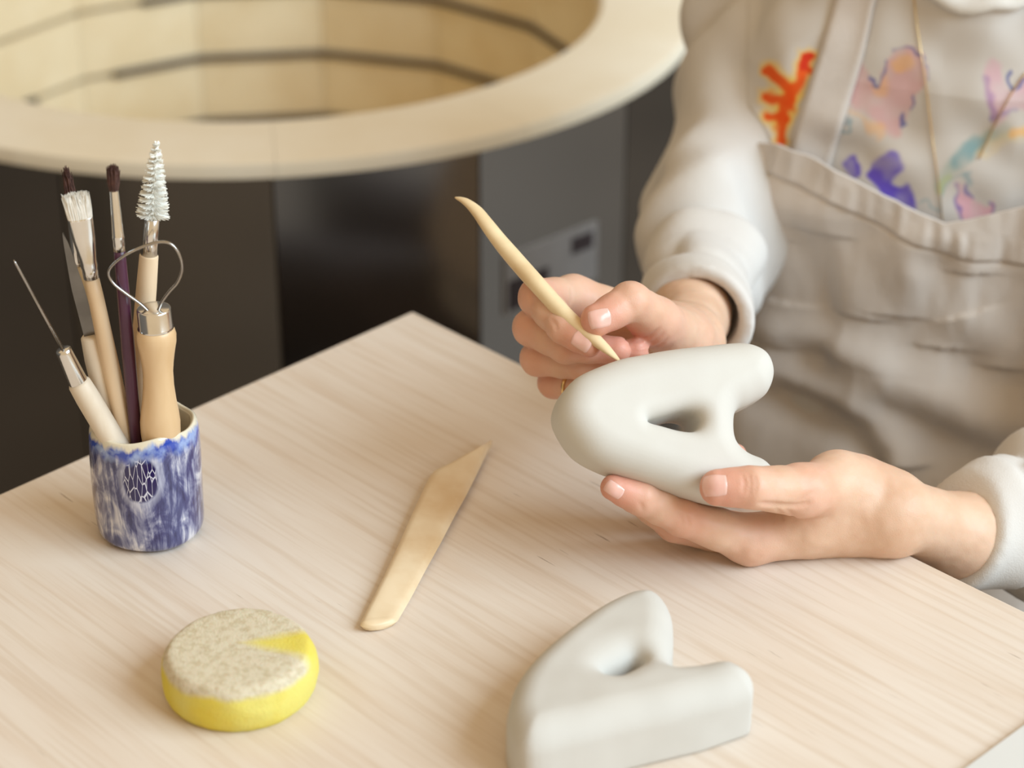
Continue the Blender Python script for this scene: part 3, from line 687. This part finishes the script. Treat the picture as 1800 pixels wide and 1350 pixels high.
handR, ptR = make_hand(HR, HRt, WR, [(WR, .020), (WR + (ER - WR) * .25, .022), (WR + (ER - WR) * .8, .021)], [(J(1170, 585, 1.215, 17), J(1060, 560, 1.208, 13)), (J(1190, 600, 1.22, 16), J(1090, 605, 1.225, 14))], .0165)
fa = KLc + nrm(EL - KLc) * .05
handL, ptL = make_hand(HL, HLt, Pz(1560, 905, .0195), [(WL, .0185), (KLc, .0218), (fa, .0230), (EL, .030)],
    [(J(1545, 890, 1.165, 17), J(1420, 905, 1.158, 17)), (J(1560, 880, 1.165, 14), J(1470, 838, 1.152, 13)), (J(1490, 862, 1.153, 14), J(1412, 912, 1.153, 12))], .0175)
def carve(f, grooves):
    """skin creases: fine furrows pressed along pixel paths into the hand"""
    segs = []
    for path, r_, lift in grooves:
        q_ = catmull(path, 4, False); R_ = np.array([ray(*p) for p in q_]); h_ = trace(f, CAM + R_ * .95, R_ / np.linalg.norm(R_, axis=1, keepdims=True), 70); h_ = h_ + grad(f, h_) * lift
        m_ = len(h_); rr = r_ * np.sin(np.linspace(.12, math.pi - .12, m_)) ** .5 + .0002
        segs += [(h_[i], h_[i + 1], rr[i], rr[i + 1]) for i in range(m_ - 1) if np.linalg.norm(h_[i + 1] - h_[i]) < .02]
    C_ = np.array([a for a, *_ in segs] + [b for _, b, *_ in segs]); lo_, hi_ = C_.min(0) - .006, C_.max(0) + .006
    def g(p):
        d = f(p); k = ((p > lo_) & (p < hi_)).all(1)
        if k.any():
            pk = p[k]; c = None
            for a, b, ra, rb in segs: e_ = cone(pk, a, b, ra, rb); c = e_ if c is None else np.minimum(c, e_)
            d[k] = smax(d[k], -c, .0014)
        return d
    return g
baseR, baseL = handR, handL
handR = carve(baseR, [([(1098, 597), (1118, 600), (1140, 592), (1158, 578)], .0011, .0006), ([(1102, 606), (1126, 609), (1150, 600), (1166, 586)], .0010, .0006), ([(1110, 616), (1134, 618), (1158, 608), (1172, 596)], .0009, .0006),
    ([(1003, 506), (1006, 522), (1002, 538)], .0012, .0007), ([(968, 562), (976, 570), (978, 580)], .0007, .0005), ([(940, 505), (934, 520), (936, 534)], .0007, .0005)])
handL = carve(baseL, [([(1334, 884), (1362, 888), (1392, 890), (1424, 884)], .0022, .0009), ([(1378, 892), (1390, 902), (1396, 912)], .0010, .0006), ([(1362, 892), (1372, 902), (1376, 914)], .0009, .0006), ([(1392, 886), (1412, 876), (1426, 866)], .0008, .0006),
    ([(1306, 836), (1310, 850), (1307, 866)], .0008, .0005), ([(1316, 834), (1320, 850), (1317, 868)], .0009, .0005), ([(1326, 836), (1329, 850), (1326, 866)], .0007, .0005),
    ([(1190, 902), (1198, 910), (1201, 920)], .0008, .0005), ([(1202, 904), (1209, 914), (1211, 924)], .0007, .0005), ([(1124, 884), (1128, 890), (1130, 897)], .0008, .0005)])
vR, fR = nets(handR, ptR.min(0) - .036, ptR.max(0) + .036, .00095); vL, fL = nets(handL, ptL.min(0) - .036, ptL.max(0) + .036, .00095)

# ---- rest of the body, mostly under the clothes
HIP = -.34
def leg_pts(s): return loc(.085 * s, .03, HIP), loc(.10 * s, .40, HIP - .03), loc(.11 * s, .36, -TOP + .075), loc(.11 * s, .46, -TOP + .045)
HC = loc(0, .075, .375); hf = nrm(FH * .75 - UP * .5); hu = nrm(UP * .85 + FH * .5); hu = nrm(hu - hf * np.dot(hu, hf)); hr = np.cross(hf, hu)
def hp(a, b, c): return HC + hr * a + hf * b + hu * c
def body_f(p):
    d = torso_f(p, -.014); c = p[:, 2] - np.float32(TOP); d = smax(smax(d, -(c + .32), .02), c - .225, .03)
    d = smin(d, cone(p, loc(0, 0, .17), hp(0, -.02, -.07), .052, .050), .03)
    for S, E_ in ((SR, ER), (SL, EL)): d = smin(smin(d, cone(p, S, E_, .034, .021), .02), ball(p, E_, .021), .01)
    for s in (-1, 1):
        h_, k_, a_, t_ = leg_pts(s); d = smin(smin(smin(d, cone(p, h_, k_, .075, .05), .03), cone(p, k_, a_, .05, .034), .01), cone(p, a_, t_, .030, .024), .01)
    hd = ellip(p, hp(0, 0, .02), [hr, hf, hu], (.072, .090, .105)); hd = smin(hd, ellip(p, hp(0, .03, -.055), [hr, hf, hu], (.052, .055, .06)), .03)
    hd = smin(hd, cone(p, hp(0, .088, .015), hp(0, .104, -.022), .008, .0125), .008)
    for s in (-1, 1):
        hd = smax(hd, -ball(p, hp(.031 * s, .098, .018), .017), .012); hd = smin(hd, ball(p, hp(.031 * s, .078, .016), .0135), .002)
        hd = smin(hd, ellip(p, hp(.074 * s, -.005, 0), [hr, hf, hu], (.008, .018, .030)), .006)
    hd = smin(hd, cone(p, hp(-.016, .083, -.055), hp(.016, .083, -.055), .0065, .0065), .004)
    return smin(d, hd, .015)
lo = loc(0, 0, 0) - np.array([.62, .62, TOP]); vB, fB = nets(body_f, lo, loc(0, 0, 0) + np.array([.45, .45, .55]), .006)
vv, ff = join((vR, fR), (vL, fL), (vB, fB))
PB = (PO[0], PO[1], 0)
person = tag(obj('person', vv, ff, M['skin'], None, PB), 'person in cream shirt and beige apron shaping a clay letter with a wooden tool', 'person')
fl = np.zeros(len(vv), np.float32)
for H_, T_ in ((HR, HRt), (HL, HLt)):
    for j_ in list(H_.values()) + [T_]:
        for i, (am_, sg) in enumerate(((.36, .013), (.55, .012), (.45, .010), (.80, .014))):
            fl = np.maximum(fl, am_ * np.exp(-((vv - j_[i][0]) ** 2).sum(1) / (2 * sg * sg)))
at = person.data.attributes.new('flush', 'FLOAT', 'POINT'); at.data.foreach_set('value', fl)

# ---- fingernails
def nail(f, px, py, tippx, Ln, Wn, near=.95, roll=0.0):
    """plate lying on the finger seen at (px, py), growing towards the pixel tippx"""
    c = trace(f, (CAM + ray(px, py) * near)[None], nrm(ray(px, py))[None])[0]; n_ = grad(f, c[None])[0]
    if roll: n_ = nrm(n_ + roll * Rt)
    ax_ = P(*tippx, np.dot(c - CAM, Fw)) - c; ax_ = nrm(ax_ - n_ * np.dot(ax_, n_)); sd = np.cross(n_, ax_); N_ = 15
    uu, vv_ = np.meshgrid(np.linspace(-1, 1, N_), np.linspace(-1, 1, N_), indexing='ij')
    # square grid -> rounded plate
    su, sv = uu * np.sqrt(1 - .30 * vv_ ** 2), vv_ * np.sqrt(1 - .22 * uu ** 2)
    st = c + (su[..., None] * ax_ * Ln / 2 + sv[..., None] * sd * Wn / 2).reshape(-1, 3) + n_ * .008
    h_ = trace(f, st, np.repeat(-n_[None], len(st), 0), 50); edge = np.maximum(np.abs(uu), np.abs(vv_)).ravel()
    h_ = h_ + n_ * np.where(edge > .97, -.0004, .00022)[:, None] + n_ * (.0005 * np.clip(uu.ravel() - .6, 0, 1))[:, None]
    F = [[i * N_ + j, (i + 1) * N_ + j, (i + 1) * N_ + j + 1, i * N_ + j + 1] for i in range(N_ - 1) for j in range(N_ - 1)]
    o = obj('fingernail', h_, F, M['nail'], person, PB); return o
nail(handL, 1255, 853, (1228, 854), .0140, .0118)
nail(handL, 1080, 862, (1060, 848), .0105, .0075)
nail(handR, 1056, 559, (1024, 566), .0125, .0105)
nail(handR, 1022, 600, (1044, 614), .0115, .0095)

# ---- shirt, trousers, shoes
lo = np.minimum.reduce([SR, SL, ER, EL, KRc, KLc, loc(.2, .2, -.3), loc(-.2, -.2, -.3)]) - .08; hi = np.maximum.reduce([SR, SL, ER, EL, KRc, KLc, loc(.2, .2, .2), loc(-.2, -.2, .2), loc(-.2, .2, .2)]) + .08
sv, sf = nets(shirt_f, lo, hi, .0030, margin=.006)
shirt = obj('shirt', sv, sf, M['shirt'], person, PB)
def trousers_f(p):
    d = torso_f(p, -.022); c = p[:, 2] - np.float32(TOP); d = smax(d, c + .20, .01); d = smax(d, -(c + .36), .03)
    for s in (-1, 1):
        h_, k_, a_, t_ = leg_pts(s); d = smin(smin(d, cone(p, h_, k_, .085, .065), .03), cone(p, k_, a_ + UP * .05, .063, .05), .015)
    return d + .004 * vnoise(p * 25, 3)
tv, tf = nets(trousers_f, loc(0, 0, 0) - np.array([.55, .60, TOP]), loc(0, 0, 0) + np.array([.35, .35, -.12]), .006, margin=.004)
obj('trousers', tv, tf, M['trousers'], person, PB)
for s in (-1, 1):
    h_, k_, a_, t_ = leg_pts(s)
    def shoe_f(p):
        d = smin(cone(p, a_ - UP * .03, t_ + FH * .02 - UP * .008, .042, .036), cone(p, a_ - FH * .03 - UP * .03, a_ + UP * .01, .04, .04), .02); return smax(d, -(p[:, 2] - .002), .006)
    v_, f_ = nets(shoe_f, np.minimum(a_, t_) - .09, np.maximum(a_, t_) + .09, .005); obj('shoe', v_, f_, M['black'], person, PB)
def hair_f(p):
    d = ellip(p, hp(0, -.012, .03), [hr, hf, hu], (.082, .094, .110)); d = smax(d, (p - hp(0, .035, .02).astype(np.float32)) @ hf.astype(np.float32) - .9 * np.maximum((p - hp(0, 0, .075).astype(np.float32)) @ hu.astype(np.float32), 0), .012)
    d = smin(d, ellip(p, hp(0, -.105, .03), [hr, hf, hu], (.035, .04, .035)), .012); return d + .002 * vnoise(p * 60, 8)
v_, f_ = nets(hair_f, HC - .2, HC + .2, .004); M['hair'] = mat('brown_hair', (.09, .05, .03), (.05, .028, .018), 60, (1, 1, .1), .5)
obj('hair', v_, f_, M['hair'], person, PB)

# ---- apron
def apr_f(p): return torso_f(p, .015)
def px_loc(px, py, f=apr_f):
    h_ = trace(f, (CAM + ray(px, py) * 1.1)[None], nrm(ray(px, py))[None], 90)[0]; a, b, c = to_loc(h_); return math.atan2(a, b), c
tope = [px_loc(*p) for p in [(1384, 250), (1430, 270), (1470, 290), (1560, 338), (1620, 368), (1700, 398), (1800, 412)]]
side = [px_loc(*p) for p in [(1384, 250), (1352, 262), (1322, 300), (1312, 360)]]
print('bib top', [(round(math.degrees(a)), round(c, 3)) for a, c in tope], 'side', [(round(math.degrees(a)), round(c, 3)) for a, c in side])
tp_, tc = np.array(tope)[::-1].T
def c_top(phi): return np.interp(phi, tp_, tc)
PHC, CC = tope[0]
def ph_max(c): return np.interp(CC - c, [0, .008, .02, .04, .10, .20], [PHC, PHC + .22, PHC + .50, PHC + .75, PHC + .90, PHC + 1.1])
creases = [([(1345, 628), (1440, 652), (1560, 706), (1680, 762), (1800, 800)], .010, .010), ([(1335, 690), (1430, 735), (1495, 765), (1530, 800)], .012, .009), ([(1380, 690), (1550, 745), (1680, 800), (1800, 850)], .008, .009), ([(1520, 420), (1560, 520), (1590, 600)], .004, .012), ([(1650, 470), (1640, 560), (1700, 640)], .004, .010), ([(1420, 430), (1460, 540), (1440, 620)], .004, .012)]
cre = [(np.array([(px_loc(*p)[0] * .14, px_loc(*p)[1]) for p in pl_]), dp, wd_) for pl_, dp, wd_ in creases]
def pl_dist(s, c, pl_):
    best = np.full(s.shape, 1e9); sg = np.zeros(s.shape)
    for a, b in zip(pl_[:-1], pl_[1:]):
        e_ = b - a; t_ = np.clip(((s - a[0]) * e_[0] + (c - a[1]) * e_[1]) / (e_ @ e_), 0, 1); dx, dy = s - a[0] - t_ * e_[0], c - a[1] - t_ * e_[1]; d_ = np.hypot(dx, dy)
        k_ = d_ < best; best = np.where(k_, d_, best); sg = np.where(k_, np.sign(dy), sg)
    return best, sg
def apron_r(phi, c, hem=True):
    """outward radius of the apron cloth"""
    D = np.cos(phi)[:, None] * FH + np.sin(phi)[:, None] * RH; o = PO + UP * c[:, None] + D * .40
    h_ = trace(apr_f, o, -D, 60); s = phi * .14
    q_ = np.stack([s * 26, c * 11, s * 0], -1).astype(np.float32)
    dsp = .0050 * vnoise(q_, 51) + .0014 * vnoise(q_ * 2.7 + 3, 52) + .0005 * vnoise(q_ * 6, 53)
    for pl_, dp, wd_ in cre:
        wd_ = wd_ * 1.35
        d_, sg = pl_dist(s, c, pl_); up_ = .5 + .5 * np.tanh(d_ * sg / (wd_ * .7)); dsp = dsp - dp * np.exp(-(d_ / wd_) ** 2) * (1 - .45 * up_) + dp * .8 * np.exp(-((d_ - wd_ * 1.7) / wd_) ** 2) * up_
    tpd = c_top(phi) - c
    if hem: dsp = dsp + np.where(tpd < .020, .0016 + .0011 * vnoise(np.stack([s * 190, c * 14, c * 0], -1).astype(np.float32), 54) * np.clip(tpd / .006, 0, 1), 0) - .0016 * np.exp(-((tpd - .0205) / .0012) ** 2)
    return h_ + D * (.003 + dsp)[:, None]
U_, V_ = 230, 190; PH = np.zeros((U_, V_)); CCc = np.zeros((U_, V_)); cb = -.235
rowsc = np.linspace(0, 1, V_) ** 1.25
for j in range(V_):
    us = np.linspace(-1, 1, U_)
    # row j hangs between the top edge and the lower edge
    cc = CC - (CC - cb) * rowsc[j]; pm = float(ph_max(cc)); PH[:, j] = us * pm; CCc[:, j] = c_top(np.abs(PH[:, j])) + (cb - c_top(np.abs(PH[:, j]))) * rowsc[j]
outp = apron_r(PH.ravel(), CCc.ravel()); Dr = nrm_ = None
Dd = np.cos(PH.ravel())[:, None] * FH + np.sin(PH.ravel())[:, None] * RH; inn = outp - Dd * .0022
n = U_ * V_; F = []
for i in range(U_ - 1):
    for j in range(V_ - 1):
        a = i * V_ + j; F.append([a, a + 1, a + V_ + 1, a + V_]); F.append([n + a, n + a + V_, n + a + V_ + 1, n + a + 1])
def rim(idx):
    for a, b in zip(idx[:-1], idx[1:]): F.append([a, b, b + n, a + n])
rim([i * V_ for i in range(U_)]); rim([(U_ - 1) * V_ + j for j in range(V_)]); rim([j for j in range(V_)][::-1]); rim([i * V_ + V_ - 1 for i in range(U_)][::-1])
apron = obj('apron', np.concatenate([outp, inn]), F, M['apron'], person, PB); fix_normals(apron)
# shoulder straps: ribbons laid on the shirt
def shirt_t(p):                                     # the trunk of the shirt without the sleeves
    n_ = vnoise(np.stack([p[:, 0] * 18, p[:, 1] * 18, p[:, 2] * 8], -1).astype(np.float32), 21); return torso_f(p) + .005 * n_ + .002 * vnoise(p * 45, 22)
def shirt_hits(pp):
    R_ = np.array([ray(*p) for p in pp]); return trace(shirt_t, CAM + R_ * 1.05, R_ / np.linalg.norm(R_, axis=1, keepdims=True), 80)
sl = catmull([(1390, 262), (1404, 205), (1424, 145), (1450, 62), (1468, 0), (1484, -50)], 6, False); sr_ = catmull([(1460, 296), (1474, 246), (1492, 188), (1520, 92), (1540, 0), (1556, -50)], 6, False)
Lp = shirt_hits(sl); Rp = shirt_hits(sr_)
la, lb = to_loc(Lp), to_loc(Rp)
la[:, 1] = np.maximum(la[:, 1], .0); 
def strap(sg):
    V = []; m_ = len(la); K_ = 7
    oo = []
    for i in range(m_):
        for k in range(K_):
            q_ = la[i] + (lb[i] - la[i]) * k / (K_ - 1); oo.append(loc(q_[0] * sg, .30, q_[2]))
    V = trace(shirt_t, np.array(oo), np.repeat(-FH[None], len(oo), 0), 80) + FH * .0040
    V = np.array(V).reshape(m_, K_, 3); V[:, :, :] = V + 0
    W_ = np.concatenate([V.reshape(-1, 3), (V - FH * .0018).reshape(-1, 3)]); n_ = m_ * K_; F = []
    for i in range(m_ - 1):
        for k in range(K_ - 1): a = i * K_ + k; F.append([a, a + 1, a + K_ + 1, a + K_]); F.append([n_ + a, n_ + a + K_, n_ + a + K_ + 1, n_ + a + 1])
    for k in (0, K_ - 1):
        for i in range(m_ - 1): a = i * K_ + k; F.append([a, a + K_, a + K_ + n_, a + n_])
    o = obj('apron_strap', W_, F, M['apron'], apron, PB); fix_normals(o)
strap(1); strap(-1)

# ---- print on the shirt
gx, gy = np.meshgrid(np.arange(1318, 1846, 2.2), np.arange(-60, 440, 2.2), indexing='ij'); shp = gx.shape
dirs = np.array([nrm(ray(a, b)) for a, b in zip(gx.ravel(), gy.ravel())]); org = CAM + np.array([ray(a, b) for a, b in zip(gx.ravel(), gy.ravel())]) * 1.05
hit = trace(shirt_f, org, dirs, 90); nn = grad(shirt_f, hit, .003); hit = hit + nn * .0009
qx = gx.ravel() + 5 * vnoise(np.c_[gx.ravel() / 14, gy.ravel() / 14, gx.ravel() * 0], 61); qy = gy.ravel() + 5 * vnoise(np.c_[gx.ravel() / 14, gy.ravel() / 14, gx.ravel() * 0], 62)
q2 = np.stack([qx, qy], -1).astype(np.float32); base = np.array([(a + b) / 2 for a, b in zip(SH1, SH2)]); colr = np.repeat(base[None], len(q2), 0)
wash = .72 + .28 * vnoise(np.c_[gx.ravel() / 22, gy.ravel() / 22, gx.ravel() * 0 + 3], 63)
def c5(pts): return [(1100 + x / 2.571, y / 2.571) for x, y in pts]
def lay(al, c): global colr; al = np.clip(al, 0, 1)[:, None]; colr = colr * (1 - al) + np.array(c) * al
def fill(pts, c, alpha, soft=4): lay(alpha * np.clip(wash * 1.25, 0, 1) * np.clip(.5 - poly_sd(q2, catmull(c5(pts), 4)) / soft, 0, 1), c)
def stroke(pts, c, alpha, w_, soft=2.5, pat=0.0):
    P_ = np.array(c5(pts)); d_, _s = pl_dist(qx, qy, P_); k_ = np.clip((w_ / 2 - d_) / soft + .5, 0, 1); lay(alpha * k_ * (1 if not pat else np.clip(wash * 1.3 - pat, 0, 1)), c)
OR, YE, PK, BL, VI, TE = (.86, .10, .012), (.92, .62, .10), (.70, .34, .36), (.10, .13, .38), (.085, .03, .58), (.14, .34, .42)
flow = [[(650, 315), (690, 352), (735, 400), (750, 440), (715, 520), (700, 630)], [(640, 440), (700, 450), (745, 445)], [(650, 530), (715, 525)], [(825, 260), (810, 310), (780, 380), (750, 430)]]
for s_ in flow: stroke(s_, YE, .75, 34, 12)
for s_ in flow: stroke(s_, OR, .95, 20, 5)
stroke([(825, 255), (810, 310)], (.70, .04, .02), .9, 14, 4)
fill([(1000, 420), (1045, 260), (1100, 340), (1145, 395), (1165, 300), (1205, 235), (1265, 215), (1330, 245), (1362, 330), (1320, 430), (1270, 530), (1235, 610), (1180, 600), (1110, 530), (1040, 490)], PK, .62, 10)
fill([(1215, 270), (1290, 255), (1300, 310), (1220, 315)], (.88, .50, .16), .6, 10); fill([(1010, 490), (1080, 530), (1170, 560), (1150, 630), (1100, 590)], (.90, .50, .20), .6, 10); fill([(1110, 380), (1150, 390), (1180, 330), (1190, 420), (1150, 440)], (.88, .50, .2), .5, 8)
stroke([(1105, 345), (1125, 380), (1150, 390), (1168, 330), (1172, 270)], BL, .8, 4.5, 2.5); stroke([(1210, 225), (1240, 212), (1300, 228), (1345, 270), (1367, 320), (1362, 370)], BL, .75, 4, 2.5, .2); stroke([(1305, 440), (1290, 490)], BL, .7, 5); stroke([(1250, 520), (1262, 565)], BL, .8, 7)
fill([(975, 745), (1000, 715), (1040, 708), (1062, 740), (1058, 785), (1020, 800)], VI, .93, 6); fill([(1095, 800), (1120, 735), (1180, 690), (1240, 705), (1246, 770), (1215, 825), (1280, 840), (1318, 890), (1315, 945), (1240, 930), (1150, 870)], VI, .88, 7)
fill([(1625, 330), (1650, 260), (1690, 300), (1740, 420), (1800, 360), (1900, 300), (1900, 470), (1790, 490), (1740, 510), (1690, 560), (1640, 500)], (.74, .42, .52), .62, 10)
stroke([(1730, 330), (1738, 380), (1750, 412), (1800, 365), (1860, 330)], BL, .75, 6); stroke([(1632, 345), (1640, 420), (1655, 520)], (.30, .16, .42), .6, 12, 6, .25); stroke([(1650, 540), (1700, 520), (1760, 500)], (.25, .2, .45), .6, 9, 5, .2)
stroke([(1425, 830), (1470, 770), (1530, 700), (1590, 645), (1650, 615), (1720, 590)], (.32, .46, .40), .65, 26, 14, .25); stroke([(1500, 730), (1570, 660), (1600, 640)], TE, .7, 24, 12, .3); stroke([(1540, 790), (1555, 830)], TE, .5, 12, 8); stroke([(1620, 690), (1720, 620), (1800, 600)], (.80, .66, .36), .55, 20, 12, .2); stroke([(1750, 600), (1860, 580)], (.90, .52, .18), .7, 14, 8)
stroke([(1420, 860), (1430, 830), (1470, 800)], (.45, .55, .25), .6, 12, 8); stroke([(1425, 960), (1415, 910), (1440, 850), (1500, 800), (1560, 770)], TE, .5, 3.5, 2.5, .1)
fill([(1495, 850), (1525, 845), (1565, 905), (1620, 930), (1660, 905), (1655, 960), (1600, 1020), (1530, 1000), (1498, 960)], (.78, .36, .46), .7, 8)
stroke([(1500, 840), (1490, 900), (1510, 960), (1520, 1000)], (.16, .13, .42), .75, 6, 3, .1); stroke([(1530, 840), (1560, 900)], (.16, .13, .42), .7, 5); stroke([(1635, 905), (1662, 920), (1650, 970), (1600, 1020)], (.2, .13, .42), .7, 5)
stroke([(975, 560), (1000, 545), (1025, 580), (1010, 605), (980, 600), (970, 570)], TE, .6, 4); stroke([(1340, 910), (1370, 900), (1400, 935), (1420, 960)], TE, .5, 3.5); fill([(950, 500), (980, 480), (1000, 560), (970, 600), (940, 620)], (.25, .30, .34), .55, 12)
vi = np.arange(shp[0] * shp[1]).reshape(shp); qd = np.stack([vi[:-1, :-1], vi[:-1, 1:], vi[1:, 1:], vi[1:, :-1]], -1).reshape(-1, 4)
dep = (hit - CAM) @ Fw; tt_ = shirt_t((hit - nn * .0009).astype(np.float32)); good = (dep[qd].max(1) - dep[qd].min(1) < .006) & (dep[qd].max(1) < 1.9) & (np.abs(tt_[qd]).max(1) < .0022); qd = qd[good]
pr = obj('shirt_print', hit, qd, M['print'], shirt, PB); fix_normals(pr)
ca = pr.data.color_attributes.new('print', 'FLOAT_COLOR', 'POINT'); ca.data.foreach_set('color', np.c_[colr, np.ones(len(colr))].ravel().astype(np.float32))

# ---- collar, necklace, ring
an_ = np.linspace(0, 2 * math.pi, 65); o_ = np.array([loc(NRAD * math.cos(t_), NB + NRAD * math.sin(t_), .34) for t_ in an_])
cp = trace(lambda p: smax(shirt_t(p), p[:, 2] - np.float32(TOP) - .235, .03), o_, np.repeat(-UP[None], len(o_), 0), 90); print('collar front', to_loc(cp[16]))
obj('collar', *tube(cp, .0085, 14, False, .6), M['collar'], shirt, PB)
for ln in ([(1604, -10), (1613, 60), (1625, 140), (1636, 230), (1648, 320), (1656, 392)], [(1802, 128), (1774, 170), (1745, 225), (1720, 280)]):
    q_ = catmull(ln, 8, False); cp = shirt_hits(q_) - Fw * .0022; obj('necklace', *tube(cp, .00045, 6), M['gold'], person, PB)
a, b = HR['little'][1][0], HR['little'][2][0]; rc_ = a + (b - a) * .62; td = nrm(b - a); x_, y_ = frame_for(td); rg = HR['little'][1][1] * .97 + .0006
rp = [rc_ + rg * (x_ * math.cos(t_) + y_ * math.sin(t_)) for t_ in np.linspace(0, 2 * math.pi, 41)]
obj('finger_ring', *tube(rp, .0011, 8, False), M['gold'], person, PB)
